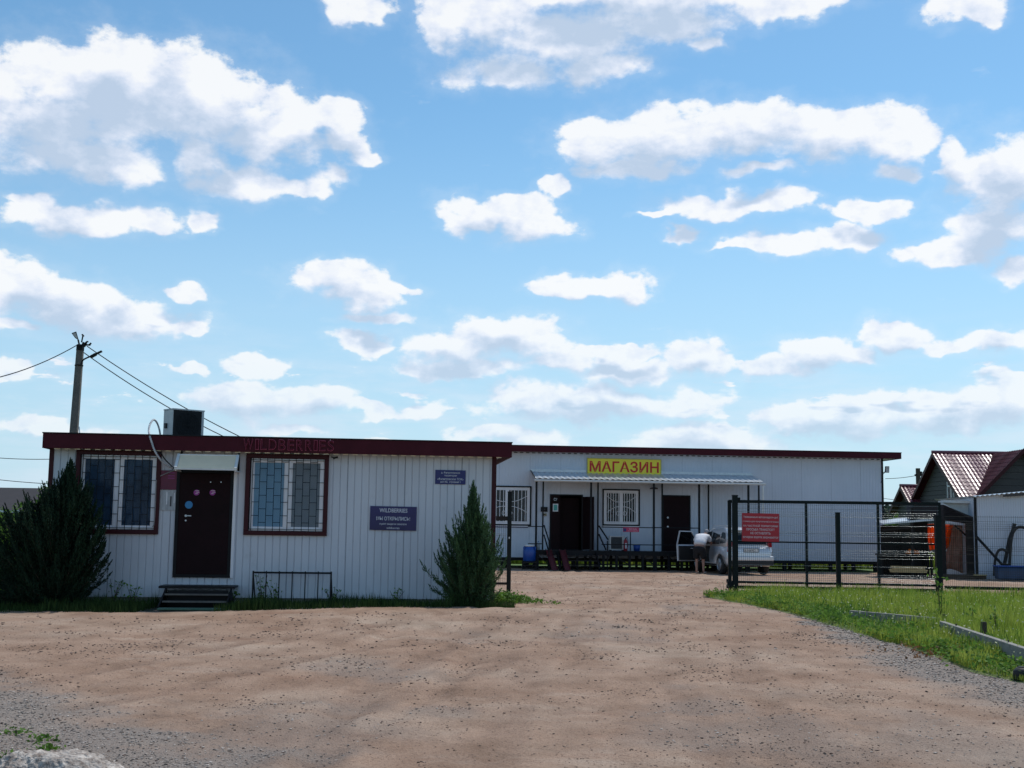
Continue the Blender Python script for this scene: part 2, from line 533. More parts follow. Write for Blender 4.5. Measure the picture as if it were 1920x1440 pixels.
MT['pink_ink'] = mat('pale_print', (.78,.62,.66), rough=.5)
MT['navy'] = mat('navy_plate', (.008,.012,.14), (.007,.010,.11), rough=.35, scale=2)
MT['purple'] = mat('purple_banner', (.022,.016,.13), (.008,.007,.06), rough=.4, scale=1.1)
MT['sign_red'] = mat('sign_red', (.52,.012,.03), (.46,.010,.025), rough=.42, scale=2)
MT['magenta'] = mat('magenta_sheet', (.15,.005,.04), (.10,.004,.03), rough=.45, scale=3)
MT['orange'] = mat('orange_tarp', (.98,.27,.015), (.92,.18,.01), rough=.5, scale=6, bump=.6, bscale=6, trans=.55)
MT['brownfilm'] = mat('translucent_sheet', (.60,.36,.27), (.48,.28,.21), rough=.4, scale=2.5, trans=.45)
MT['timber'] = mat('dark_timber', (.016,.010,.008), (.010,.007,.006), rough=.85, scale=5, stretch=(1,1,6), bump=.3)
MT['board'] = mat('sawn_board', (.55,.42,.20), (.42,.30,.14), rough=.8, scale=6)
MT['roofmetal'] = mat('wine_roof_tiles', (.17,.03,.05), (.12,.02,.035), rough=.38, scale=6, spec=.9)
MT['dark_board'] = mat('dark_boards', (.020,.012,.009), (.012,.008,.006), rough=.9)
MT['siding'] = mat('grey_siding', (.060,.054,.054), (.048,.044,.045), rough=.7, scale=3)
MT['darkroof'] = mat('dark_roof', (.020,.016,.020), (.014,.012,.014), rough=.8, scale=3)
MT['carpaint'] = mat('silver_paint', (.66,.69,.73), (.62,.65,.69), rough=.28, metal=.35, scale=3, coat=.7)
MT['plastic'] = mat('black_plastic', (.018,.019,.02), rough=.6)
MT['alloy'] = mat('alloy_wheel', (.55,.56,.58), rough=.3, metal=.8)
MT['lamp_red'] = mat('tail_lamp_red', (.35,.01,.015), rough=.1, coat=.8)
MT['lamp_clear'] = mat('tail_lamp_clear', (.75,.75,.78), rough=.1, coat=.8)
MT['skin'] = mat('skin', (.42,.23,.17), (.36,.19,.14), rough=.55, scale=5)
MT['shirt'] = mat('white_cotton', (.74,.74,.76), (.66,.66,.69), rough=.9, scale=6, bump=.8, bscale=9)
MT['shorts'] = mat('black_cotton', (.012,.012,.015), rough=.9, bump=.4)
MT['hair'] = mat('grey_cap', (.30,.31,.33), rough=.9)
MT['rock'] = mat('pale_rock', (.62,.56,.50), (.13,.09,.07), rough=.95, scale=16, detail=9, bump=1.0, bscale=45)
MT['bark'] = mat('bark', (.08,.055,.04), (.05,.035,.025), rough=.9, scale=8, bump=.5)
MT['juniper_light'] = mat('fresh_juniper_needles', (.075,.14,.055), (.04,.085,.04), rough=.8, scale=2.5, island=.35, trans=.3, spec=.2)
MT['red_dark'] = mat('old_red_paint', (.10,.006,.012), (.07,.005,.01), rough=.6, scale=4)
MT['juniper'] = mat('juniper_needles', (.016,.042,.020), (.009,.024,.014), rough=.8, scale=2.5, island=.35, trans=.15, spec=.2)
MT['leaf'] = mat('bush_leaves', (.11,.20,.03), (.07,.15,.022), spec=.25, rough=.65, scale=2, island=.4, trans=.45)
MT['grass'] = mat('grass_blades', (.20,.31,.04), (.38,.42,.08), rough=.65, spec=.2, scale=.7, island=.35, trans=.5)
MT['verge'] = mat('shaded_verge_grass', (.045,.08,.02), (.03,.06,.018), rough=.8, spec=.1, scale=1.1, island=.35, trans=.2)  # grass colour darkened to carry the shade in front of the kiosk
MT['weed'] = mat('weed_leaves', (.15,.26,.04), (.08,.17,.03), spec=.2, rough=.7, scale=3, island=.3, trans=.4)
MT['dryleaf'] = mat('rusty_leaves', (.24,.10,.035), (.16,.09,.03), rough=.7, scale=3, island=.4, trans=.3)
MT['stone'] = mat('gravel_stone', (.38,.33,.29), (.18,.155,.14), rough=.9, scale=40, island=.75)
MT['pebble'] = mat('dirt_pebble', (.26,.18,.135), (.10,.065,.05), rough=.9, scale=40, island=.7)
MT['teal'] = mat('teal_print', (.10,.42,.38), (.08,.36,.33), rough=.6)
MT['cyan'] = mat('blue_sticker', (.02,.22,.48), (.015,.19,.43), rough=.4)
MT['pinkst'] = mat('pink_sticker', (.34,.03,.28), (.28,.02,.22), rough=.4)
MT['notice'] = mat('worn_notice', (.52,.54,.55), (.30,.31,.33), rough=.7, scale=7, stretch=(3,1,.6))
MT['bulb'] = mat('lamp_glass', (.55,.50,.45), rough=.3)

# ------------------------------------------------------------------ value noise in numpy
_lat = rng.random((256, 256))
def vnoise(x, y):
    xi = np.floor(x).astype(int); yi = np.floor(y).astype(int)
    fx = x - xi; fy = y - yi
    fx = fx*fx*(3-2*fx); fy = fy*fy*(3-2*fy)
    a = _lat[xi & 255, yi & 255]; b = _lat[(xi+1) & 255, yi & 255]
    c = _lat[xi & 255, (yi+1) & 255]; d = _lat[(xi+1) & 255, (yi+1) & 255]
    return (a*(1-fx)+b*fx)*(1-fy) + (c*(1-fx)+d*fx)*fy
def fbm(x, y, o=4, g=.5):
    s = 0; a = 1; t = 0
    for i in range(o):
        s = s + a*vnoise(x*2**i+17*i, y*2**i+31*i); t += a; a *= g
    return s/t
def sstep(a, b, x):
    t = np.clip((x-a)/(b-a), 0, 1); return t*t*(3-2*t)

# ------------------------------------------------------------------ the lie of the land
EDGE = [G(*p) for p in [(1318,1116),(1400,1132),(1500,1152),(1600,1184),(1700,1210),(1760,1228),(1830,1258),(1920,1276)]]
_ey = np.array([p.y for p in EDGE][::-1] ); _ex = np.array([p.x for p in EDGE][::-1])
def edge_x(Y):                      # left border of the lawn beside the road
    e = np.interp(Y, _ey, _ex)
    e = np.where(Y > _ey[-1], _ex[-1] + (Y - _ey[-1]) * .9, e)
    return e + .22*(fbm(np.asarray(Y)*1.3, np.asarray(Y)*0+3.3, 3)-.5)
def gz(x, y):                       # the yard climbs a hand's width towards the drive
    return .125*sstep(-6.5, -1.6, x)*sstep(17, 21.8, y)*(1-sstep(22.4, 23.6, y)) * (1-sstep(.4, 3.5, x))
def gz1(x, y): return float(gz(np.array([x]), np.array([y]))[0])

_gl = [G(*p) for p in [(0,1285),(110,1320),(240,1360),(370,1398),(520,1425),(640,1445)]]
_glx = np.array([p.x for p in _gl]); _gly = np.array([p.y for p in _gl])
def gravel(x, y):
    n = fbm(x*1.7, y*1.7, 4)
    n2 = fbm(x*.55+9, y*.55+4, 3)
    yl = np.interp(x, _glx, _gly, right=0.0)
    yl = np.where(x > _glx[-1], _gly[-1]-(x-_glx[-1])*1.2, yl)
    left = sstep(.9, -.7, y - yl + (n-.5)*2.4)
    wd = .25 + .9*sstep(24, 14, y)
    d = edge_x(y) - x
    right = sstep(wd*1.35, wd*.45, d + (n-.5)*1.0) * sstep(-1.2, -.2, d) * (y < 26)
    pat = sstep(.62, .80, n2*.6+n*.4+.05*sstep(14, 8, y))*.45
    spots = 0
    for (px, py, r) in [(830,1335,.35),(1430,1385,1.0),(1800,1400,1.1),(1150,1180,.5),(720,1260,.6),(560,1370,.9),(1330,1330,.5),(650,1250,.5)]:
        p = G(px, py)
        spots = np.maximum(spots, sstep(1.25, .4, np.hypot((x-p.x)/r/1.0, (y-p.y)/r/1.6)+(n-.5)*1.6)*.42)
    return np.clip(np.maximum(np.maximum(left, right), np.maximum(pat, spots)), 0, 1)

def dirt_material():
    m = bpy.data.materials.new('packed_dirt'); m.use_nodes = True
    t = m.node_tree; p = t.nodes['Principled BSDF']
    p.inputs['Roughness'].default_value = .95; p.inputs['Specular IOR Level'].default_value = .15
    tc = t.nodes.new('ShaderNodeTexCoord'); P = tc.outputs['Object']
    def noise(sc_, det, st=None, ro=.6):
        n = t.nodes.new('ShaderNodeTexNoise'); n.inputs['Scale'].default_value = sc_; n.inputs['Detail'].default_value = det; n.inputs['Roughness'].default_value = ro
        t.links.new(V_(t, 'MULTIPLY', P, st) if st else P, n.inputs['Vector']); return n.outputs[0]
    def ramp(x, a, ca, b, cb):
        r = t.nodes.new('ShaderNodeValToRGB'); e = r.color_ramp.elements
        e[0].position = a; e[0].color = (*ca, 1); e[1].position = b; e[1].color = (*cb, 1)
        t.links.new(x, r.inputs[0]); return r.outputs[0]
    big = noise(.35, 5)
    c = ramp(big, .28, (.30,.190,.130), .70, (.415,.315,.242)); c.node.color_ramp.elements.new(.5).color = (.365,.250,.182, 1)
    red = t.nodes.new('ShaderNodeMixRGB'); red.inputs[2].default_value = (.28,.15,.10,1); t.links.new(c, red.inputs[1])
    t.links.new(M_(t, 'MULTIPLY', M_(t, 'MULTIPLY_ADD', noise(1.1, 7, (.55,1.3,1), .68), 5, -2.75, clamp=True), .45), red.inputs[0])
    dust = t.nodes.new('ShaderNodeMixRGB'); dust.inputs[2].default_value = (.50,.41,.335,1); t.links.new(red.outputs[0], dust.inputs[1])
    t.links.new(M_(t, 'MULTIPLY', M_(t, 'MULTIPLY_ADD', noise(.75, 8, (.5,1.2,1), .7), 6, -3.3, clamp=True), .5), dust.inputs[0])
    at2 = t.nodes.new('ShaderNodeAttribute'); at2.attribute_name = 'track'
    tk = t.nodes.new('ShaderNodeMixRGB'); tk.inputs[2].default_value = (.25,.165,.12,1); t.links.new(dust.outputs[0], tk.inputs[1])
    t.links.new(M_(t, 'MULTIPLY', at2.outputs['Fac'], M_(t, 'MULTIPLY_ADD', noise(9, 4), .9, .05)), tk.inputs[0])
    sk = t.nodes.new('ShaderNodeMixRGB'); sk.inputs[2].default_value = (.20,.125,.085,1); t.links.new(tk.outputs[0], sk.inputs[1])
    t.links.new(M_(t, 'MULTIPLY', M_(t, 'MULTIPLY_ADD', noise(3.2, 8, (.45,1.9,1), .74), 9, -5.3, clamp=True), .42), sk.inputs[0])
    c = sk.outputs[0]
    mid = noise(1.6, 6, (1, .6, 1))
    mx = t.nodes.new('ShaderNodeMixRGB'); mx.blend_type = 'MULTIPLY'; mx.inputs[0].default_value = 1
    t.links.new(c, mx.inputs[1]); t.links.new(ramp(mid, .30, (.70,.66,.63), .60, (1.06,1.06,1.06)), mx.inputs[2])
    fine = noise(38, 5, None, .7)
    mf = t.nodes.new('ShaderNodeMixRGB'); mf.blend_type = 'MULTIPLY'; mf.inputs[0].default_value = 1
    t.links.new(mx.outputs[0], mf.inputs[1]); t.links.new(ramp(fine, .30, (.60,.57,.55), .50, (1.04,1.04,1.04)), mf.inputs[2])
    vo = t.nodes.new('ShaderNodeTexVoronoi'); vo.inputs['Scale'].default_value = 26; t.links.new(P, vo.inputs['Vector'])
    crumb = M_(t, 'MULTIPLY', M_(t, 'LESS_THAN', vo.outputs['Distance'], .20), M_(t, 'MULTIPLY_ADD', noise(1.3, 4, (.6,1.2,1)), 7, -3.2, clamp=True))
    mc = t.nodes.new('ShaderNodeMixRGB'); mc.inputs[2].default_value = (.13,.085,.065,1); t.links.new(M_(t, 'MULTIPLY', crumb, .6), mc.inputs[0]); t.links.new(mf.outputs[0], mc.inputs[1]); mf = mc
    at = t.nodes.new('ShaderNodeAttribute'); at.attribute_name = 'gravel'
    gf = ramp(noise(70, 4, None, .8), .3, (.14,.12,.105), .7, (.36,.315,.28))
    mg = t.nodes.new('ShaderNodeMixRGB')
    t.links.new(M_(t, 'MULTIPLY', at.outputs['Fac'], .85), mg.inputs[0]); t.links.new(mf.outputs[0], mg.inputs[1]); t.links.new(gf, mg.inputs[2])
    t.links.new(mg.outputs[0], p.inputs['Base Color'])
    b = t.nodes.new('ShaderNodeBump'); b.inputs['Strength'].default_value = .85; b.inputs['Distance'].default_value = .03
    t.links.new(M_(t, 'ADD', noise(28, 6, None, .72), M_(t, 'MULTIPLY', noise(7, 5, (1,.7,1), .7), .55)), b.inputs['Height'])
    t.links.new(b.outputs[0], p.inputs['Normal'])
    return m

def smooth2(ps):
    P = [ps[0]*2-ps[1]]+list(ps)+[ps[-1]*2-ps[-2]]; out = []
    for i in range(1, len(P)-2):
        for k in range(5):
            t = k/5; a, b, c, d = P[i-1], P[i], P[i+1], P[i+2]
            v = .5*((2*b)+(c-a)*t+(2*a-5*b+4*c-d)*t*t+(3*b-a-3*c+d)*t**3); out.append((v.x, v.y))
    out.append((ps[-1].x, ps[-1].y)); return out
def build_ground():
    far = MB().add([(-3000,-200,-.10),(3000,-200,-.10),(3000,6000,-.10),(-3000,6000,-.10)], [(0,1,2,3)])
    structure(far.build('ground', mat('meadow', (.075,.12,.03), (.05,.085,.022), rough=.95, scale=.08)))
    # yard and road of packed dirt, a fan of cells that get finer towards the camera
    NR, NC = 560, 420
    Y = 3.2 * (50.5/3.2) ** (np.linspace(0, 1, NR))
    T = np.linspace(-1, 1, NC)
    YY, TT = np.meshgrid(Y, T, indexing='ij')
    XX = TT * (YY*.47 + 2.6)
    XX = np.where(XX > edge_x(YY)+2.0, XX, XX)
    Z = gz(XX, YY)
    n = fbm(XX*.5, YY*.5, 4); Z += (n-.5)*.035*sstep(50, 8, YY)
    Z += (fbm(XX*2.3+5, YY*1.6, 5, .6)-.5)*.026
    Z += (fbm(XX*9, YY*9, 3)-.5)*.022*(.3+1.4*sstep(.4,.65,fbm(XX*.8+2,YY*.8,3)))
    # tyre ruts that swing from the road into the yard
    for (a, b, c, dep) in [(-3.2,.10,8,.022),(-1.6,.10,8,.022),(.5,.02,5,.016),(2.1,.02,5,.016),(-5.5,.30,12,.02),(-4.1,.30,12,.02),(3.3,-.03,9,.016)]:
        path = a + b*(YY-8) + .5*np.sin(YY/c*2+a)
        w = .13
        q = (XX-path)/w
        Z += (-dep*np.exp(-q*q) + dep*.5*np.exp(-(np.abs(q)-1.7)**2*2)) * sstep(.35,.6, fbm(XX*.6+a, YY*.35, 2)) * (1+.5*np.sin(YY*38)*np.exp(-q*q))
    for (px, py, r) in [(840,1310,.5),(470,1300,.7),(280,1190,.9),(1270,1320,.5),(900,1240,.5),(660,1330,.6),(1130,1330,.6)]:
        p = G(px, py); d = np.hypot((XX-p.x)/r, (YY-p.y)/r/1.5)
        Z += -.018*np.exp(-d*d*2) + .009*np.exp(-(d-1.15)**2*12)
    TR = np.zeros_like(XX)
    for pts, w in [([(1330,1085),(1250,1150),(1230,1230),(1290,1320),(1350,1440)],.17), ([(1400,1180),(1390,1260),(1450,1340),(1560,1440)],.17),
                   ([(1200,1085),(1100,1150),(1000,1250),(960,1340),(900,1450)],.17), ([(1150,1130),(900,1190),(600,1230),(300,1300),(40,1345)],.15), ([(1090,1120),(820,1165),(500,1200),(200,1255),(-60,1300)],.15),
                   ([(1200,1160),(1000,1230),(760,1300),(520,1400),(430,1460)],.17), ([(850,1345),(828,1300),(860,1262),(930,1238),(1010,1222)],.16), ([(960,1160),(790,1240),(640,1330),(590,1450)],.17)]:
        q = smooth2([G(*p) for p in pts]); dmin = np.full_like(XX, 9.0)
        for (x0, y0), (x1, y1) in zip(q[:-1], q[1:]):
            L2 = (x1-x0)**2+(y1-y0)**2; t = np.clip(((XX-x0)*(x1-x0)+(YY-y0)*(y1-y0))/L2, 0, 1)
            dmin = np.minimum(dmin, np.hypot(XX-x0-t*(x1-x0), YY-y0-t*(y1-y0)))
        k = dmin/w; m_ = sstep(.30,.55, fbm(XX*.9+w*7+pts[0][0], YY*.5, 3))
        TR = np.maximum(TR, np.exp(-k**4)*m_)
        Z += (-.012*np.exp(-k**4)+.010*np.exp(-(k-1.45)**2*5))*m_ + .0035*np.sin((XX*.4+YY)*55)*np.exp(-k**4)*m_
    Z -= .05*sstep(-.4, .3, XX-edge_x(YY))*(YY < 30)
    Z -= .05*sstep(49, 50.5, YY)
    idx = np.arange(NR*NC).reshape(NR, NC)
    F = np.stack([idx[:-1,:-1], idx[:-1,1:], idx[1:,1:], idx[1:,:-1]], -1).reshape(-1, 4)
    V = np.stack([XX, YY, Z], -1).reshape(-1, 3)
    o = structure(np_mesh('dirt_yard', V, F, [dirt_material()], smooth=True))
    a = o.data.attributes.new('track', 'FLOAT', 'POINT'); a.data.foreach_set('value', TR.ravel().astype(np.float32))
    a = o.data.attributes.new('gravel', 'FLOAT', 'POINT')
    a.data.foreach_set('value', gravel(XX, YY).ravel().astype(np.float32))
    global DZ
    def DZ(x, y):
        fi = np.log(np.maximum(y, 3.2)/3.2)/math.log(50.5/3.2)*(NR-1)
        fj = (x/(y*.47+2.6)+1)/2*(NC-1)
        i = np.clip(fi.astype(int), 0, NR-2); j = np.clip(fj.astype(int), 0, NC-2)
        u = np.clip(fi-i, 0, 1); w = np.clip(fj-j, 0, 1)
        return (Z[i,j]*(1-u)+Z[i+1,j]*u)*(1-w) + (Z[i,j+1]*(1-u)+Z[i+1,j+1]*u)*w
build_ground()

def stones(name, label, m, n, dens, y0, y1, smin, smax, power=1.0):
    base = np.array([(1,0,0),(-1,0,0),(0,1,0),(0,-1,0),(0,0,1),(0,0,-1),(.6,.6,.55),(-.6,.5,.6),(.5,-.65,.5),(-.55,-.55,.6)])
    base = base/np.linalg.norm(base, axis=1)[:,None]
    fs = np.array([(4,6,7),(4,8,6),(4,9,8),(4,7,9),(0,6,8),(2,7,6),(1,9,7),(3,8,9),(0,2,6),(1,7,2),(1,3,9),(0,8,3),(5,2,0),(5,1,2),(5,3,1),(5,0,3)])
    t = rng.random(n*14)
    Y = y0*(y1/y0)**(t**power); X = (rng.random(n*14)*2-1)*(Y*.45+.8)
    k = dens(X, Y) > rng.random(n*14)
    X = X[k][:n]; Y = Y[k][:n]; n = len(X)
    s = smin + (smax-smin)*rng.random(n)**3.0
    s = s * np.clip(Y/9, 1, 2.2)
    Zs = DZ(X, Y)
    ang = rng.random(n)*6.28
    sc3 = np.stack([s*rng.uniform(.7,1.4,n), s*rng.uniform(.6,1.3,n), s*rng.uniform(.25,.6,n)], -1)
    V = base[None]*sc3[:,None]*rng.uniform(.75,1.2,(n,10,1))
    ca, sa = np.cos(ang)[:,None], np.sin(ang)[:,None]
    Vx = V[...,0]*ca - V[...,1]*sa; Vy = V[...,0]*sa + V[...,1]*ca
    P = np.stack([Vx+X[:,None], Vy+Y[:,None], V[...,2]+(Zs+s*.25)[:,None]], -1).reshape(-1,3)
    F = (fs[None] + (np.arange(n)*10)[:,None,None]).reshape(-1,3)
    return stuff(np_mesh(name, P, F, [m]), label, 'gravel')

stones('gravel', 'loose grey gravel along the lawn edge and in the near left corner', MT['stone'], 34000,
       lambda x, y: np.where(x < edge_x(y)+.15, gravel(x, y)**2.6*.9, 0), 5.5, 27, .004, .0125)
stones('pebbles', 'small dark pebbles and clods scattered over the packed dirt', MT['pebble'], 24000,
       lambda x, y: np.where((x < edge_x(y)) & ~((y > 21) & (x < -.3)), .07+.30*sstep(.52,.72,fbm(x*.9+3, y*.9, 4))+.10*gravel(x, y), 0), 5.5, 44, .003, .0115)

# ------------------------------------------------------------------ building kit
def ribbed_wall(parent, x0, x1, z0, z1, pitch, groove, depth, openings, m, per_panel=8, y=0.0, name='wall_panel', proud=False):
    """front of profiled sheets standing on the local x axis, cut round the openings; one part per sheet"""
    s = -1 if proud else 1
    k = 0; x = x0
    while x < x1 - .01:
        xe = min(x + pitch*per_panel, x1)
        prof = []
        xx = x
        while xx < xe - 1e-4:
            g = groove
            prof += [(xx, 0), (min(xx+pitch-g, xe), 0), (min(xx+pitch-g*.72, xe), s*depth), (min(xx+pitch-g*.28, xe), s*depth)]
            xx += pitch
        prof.append((xe-.004, 0))
        prof = sorted(set(prof))
        xs = sorted({round(p[0], 5) for p in prof} | {o[i] for o in openings for i in (0, 1) if x < o[i] < xe})
        px_ = [p[0] for p in prof]; py_ = [p[1] for p in prof]
        mb = MB()
        for a, b in zip(xs[:-1], xs[1:]):
            if b - a < 1e-5: continue
            ya, yb = np.interp([a, b], px_, py_) + y
            mid = (a+b)/2
            segs = [(z0, z1)]
            for o in openings:
                if o[0] < mid < o[1]:
                    ns = []
                    for s0, s1 in segs:
                        if o[2] > s0: ns.append((s0, min(o[2], s1)))
                        if o[3] < s1: ns.append((max(o[3], s0), s1))
                    segs = [q for q in ns if q[1]-q[0] > 1e-3]
            for s0, s1 in segs:
                mb.add([(a, ya, s0), (b, yb, s0), (b, yb, s1), (a, ya, s1)], [(0,1,2,3)])
        mb.build(name, m, parent)
        x = xe; k += 1

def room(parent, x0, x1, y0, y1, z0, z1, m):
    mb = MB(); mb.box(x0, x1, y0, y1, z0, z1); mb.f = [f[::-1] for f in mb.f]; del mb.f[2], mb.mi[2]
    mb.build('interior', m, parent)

def ring(mb, x0, x1, z0, z1, t, ya, yb, tb=None):
    """rectangular frame of thickness t between depths ya<yb"""
    tb = tb or t
    mb.box(x0, x1, ya, yb, z1-t, z1); mb.box(x0, x1, ya, yb, z0, z0+tb)
    mb.box(x0, x0+t, ya, yb, z0+tb, z1-t); mb.box(x1-t, x1, ya, yb, z0+tb, z1-t)
    return mb

def text_mesh(s, width=None, height=None, thick=0.0, extrude=0.002, spacing=1.0, line=1.0, align='CENTER'):
    c = bpy.data.curves.new('lettering', 'FONT'); c.body = s; c.align_x = align; c.align_y = 'CENTER'
    c.extrude = extrude; c.offset = thick; c.space_character = spacing; c.space_line = line; c.resolution_u = 3
    o = bpy.data.objects.new('lettering', c); col.objects.link(o)
    dg = bpy.context.evaluated_depsgraph_get()
    me = bpy.data.meshes.new_from_object(o.evaluated_get(dg)); bpy.data.objects.remove(o); bpy.data.curves.remove(c)
    n = len(me.vertices); v = np.zeros(n*3); me.vertices.foreach_get('co', v); v = v.reshape(-1, 3)
    lo, hi = v.min(0), v.max(0); sz = hi-lo
    sx = sz_ = 1.0
    if width: sx = width/sz[0]
    if height: sz_ = height/sz[1]
    if width and not height: sz_ = sx
    if height and not width: sx = sz_
    ctr = (lo+hi)/2
    x = (v[:,0]-ctr[0])*sx; z = (v[:,1]-ctr[1])*sz_; y = -v[:,2]
    me.vertices.foreach_set('co', np.stack([x, y, z], -1).astype(np.float32).ravel()); me.update()
    return me

def put_text(s, x, y, z, parent, m, name='lettering', rot=0, **kw):
    me = text_mesh(s, **kw); me.name = name; me.materials.clear(); me.materials.append(m)
    o = link_mesh(name, me, parent); o.location = (x, y, z); o.rotation_euler = (0, rot, 0)
    return o

def cyl_between(mb, p, q, r, n=8): return mb.tube([p, q], r, n)

# ================================================================== KIOSK (left, near)
K = Frame(W(85, 990, 23.25), W(929, 990, 24.15))
kx1 = K.at(929, 1000)[0]
kiosk = thing('kiosk_building', 'nearer low kiosk of ribbed pale sheet with barred windows and wine red roof edge', 'building', K.A, K.ang)
win1 = [*K.at(140, 930)[:1], K.at(300, 930)[0], K.at(220, 1001)[1], K.at(220, 845)[1]]
win2 = [K.at(459.5, 930)[0], K.at(615, 930)[0], K.at(538, 1004)[1], K.at(538, 852)[1]]
dr = [K.at(330, 980)[0], K.at(433.5, 980)[0], K.at(380, 1081)[1], K.at(380, 884)[1]]
opens = [(w[0]+.07, w[1]-.07, w[2]+.07, w[3]-.07) for w in (win1, win2)] + [(dr[0]+.01, dr[1]-.01, dr[2], dr[3]-.01)]
ztop = 3.02
ribbed_wall(kiosk, .08, kx1-.08, .16, ztop, .1385, .020, .016, opens, MT['wall'])
KD = 3.4
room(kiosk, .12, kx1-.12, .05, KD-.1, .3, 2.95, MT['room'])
sw = MB(); sw.box(.02, .08, .08, KD, .16, ztop); sw.build('side_wall', MT['wall'], kiosk)
# right side wall with ribs
rw = MB()
y = .08
while y < KD:
    rw.box(kx1-.08, kx1-.02, y, min(y+.118, KD), .16, ztop); y += .1385
rw.build('side_wall', MT['wall'], kiosk)
MB().box(.02, kx1-.02, KD, KD+.06, .16, ztop).build('rear_wall', MT['wall'], kiosk)
MB().box(.06, kx1-.06, .06, KD, -.05, .16).build('plinth', MT['concrete'], kiosk)
MB().box(.0, .085, -.012, .10, .10, ztop).build('corner_trim', MT['maroon2'], kiosk)
MB().box(kx1-.09, kx1, -.012, .10, .10, ztop).build('corner_trim', MT['maroon2'], kiosk)
MB().box(.1, kx1-.1, -.014, .0, ztop-.05, ztop-.004).build('edge_strip', MT['cream'], kiosk)
# eaves, fascia and roof
fx0, _ = K.at(79, 840, -.30); fx1, _ = K.at(960, 845, -.30)
fz0 = (K.at(79, 838.5, -.30)[1] + K.at(960, 858.5, -.30)[1])/2; fz1 = fz0 + .275
MB().box(fx0+.02, fx1-.02, -.275, KD+.3, ztop+.002, ztop+.03).build('soffit', MT['soffit'], kiosk)
fa = MB()
fa.box(fx0, fx1, -.30, -.276, fz0, fz1); fa.box(fx0, fx0+.022, -.274, KD+.32, fz0, fz1-.002); fa.box(fx1-.022, fx1, -.274, KD+.32, fz0, fz1-.002)
fa.build('fascia', MT['maroon'], kiosk)
MB().box(fx0-.01, fx1+.01, -.318, KD+.34, fz1+.002, fz1+.022).build('roof', MT['black'], kiosk)
tr = MB()
for i in range(46):
    tr.box(.15+i*.185, .15+i*.185+.10, -.2755, -.262, fz0-.016, fz0+.03)
stuff(tr.build('eave_clip', MT['cream'], kiosk))

def kiosk_window(w, mull, panes, blinds, seed):
    x0, x1, z0, z1 = w
    fr = ring(MB(), x0, x1, z0, z1, .082, -.06, .012)
    wf = fr.build('window_surround', MT['maroon2'], kiosk, bevel=.006)
    in0, in1, iz0, iz1 = x0+.086, x1-.086, z0+.086, z1-.086
    f2 = ring(MB(), in0, in1, iz0, iz1, .055, -.012, .05)
    f2.box(mull[0], mull[1], -.013, .049, iz0+.055, iz1-.055)
    f2.build('window_frame', MT['upvc'], kiosk, bevel=.005)
    for (a, b), bm_ in zip([(in0+.055, mull[0]), (mull[1], in1-.055)], blinds):
        MB().box(a, b, .018, .026, iz0+.055, iz1-.055).build('pane', MT['glass'], kiosk)
        ring(MB(), a, b, iz0+.055, iz1-.055, .022, .004, .032).build('sash', MT['upvc'], kiosk)
        MB().box(a+.01, b-.01, .034, .038, iz0+.03, iz1-.03).build('blind', bm_, kiosk)
    # brick-bond security grille
    g = MB(); st = .1365; x = in0+.045; i = 0
    while x < in1:
        g.bar((x, -.035, iz0-.03), (x, -.035, iz1+.03), .010)
        hi = min(x+st, in1+.01)
        z = iz0 + .03 + (.128 if i % 2 else 0)
        while z < iz1:
            g.bar((x, -.035, z), (hi, -.035, z), .010); z += .258
        x += st; i += 1
    g.bar((in0+.01, -.036, iz0+.01), (in0+.01, -.036, iz1), .012); g.bar((in0-.03, -.034, iz1-.03), (in1+.03, -.034, iz1-.03), .010); g.bar((in0-.03, -.034, iz0+.03), (in1+.03, -.034, iz0+.03), .010)
    g.build('security_grille', MT['black'], kiosk)
kiosk_window(win1, (K.at(214.5,930)[0], K.at(227.5,930)[0]), None, (MT['blind_dark'], MT['blind_dark']), 1)
kiosk_window(win2, (K.at(534,930)[0], K.at(545,930)[0]), None, (MT['blind_blue'], MT['blind_grey']), 2)
# door
fr = MB(); x0, x1, z0, z1 = dr
ring(fr, x0-.02, x1+.02, z0-.02, z1+.03, .06, -.03, .03)
fr.build('door_frame', MT['black'], kiosk)
MB().box(x1+.022, x1+.075, -.035, .0, z0-.02, z1+.05).build('door_casing', MT['upvc'], kiosk)
do = MB().box(x0+.035, x1-.035, -.018, .02, z0+.035, z1-.03).build('door', MT['door'], kiosk, bevel=.01)
hx = K.at(349, 967)[0]; hz = K.at(349, 967)[1]
hd = MB(); hd.disc((hx, -.018, hz), .022, (0,-1,0), .035); hd.bar((hx-.01, -.05, hz), (hx+.10, -.05, hz), .018); hd.build('handle', MT['galv'], do)
MB().disc((hx, -.018, hz-.09), .016, (0,-1,0), .012).build('keyhole', MT['galv'], do)
for (px, py, r, m_) in [(354, 946.5, .072, 'cyan'), (368.5, 923.5, .055, 'pinkst'), (398.5, 923.5, .055, 'pinkst')]:
    q = K.at(px, py, -.02); s_ = MB().disc((q[0], -.0185, q[1]), r, (0,-1,0), .003, 28).build('sticker', MT[m_], do)
for (px, py) in [(368.5, 922.5), (398.5, 922.5)]:
    q = K.at(px, py, -.022)
    for (a, b, c, d) in ((-.03,.05,.022,.030), (-.005,.055,-.008,.002), (-.02,.02,-.034,-.024)): MB().box(q[0]+a, q[0]+b, -.0240, -.022, q[1]+c, q[1]+d).build('sticker_print', MT['pink_ink'], do)
for px in (395, 414.5):
    q = K.at(px, 904, -.02); MB().disc((q[0], -.018, q[1]), .012, (0,-1,0), .006, 10).build('peephole', MT['galv'], do)
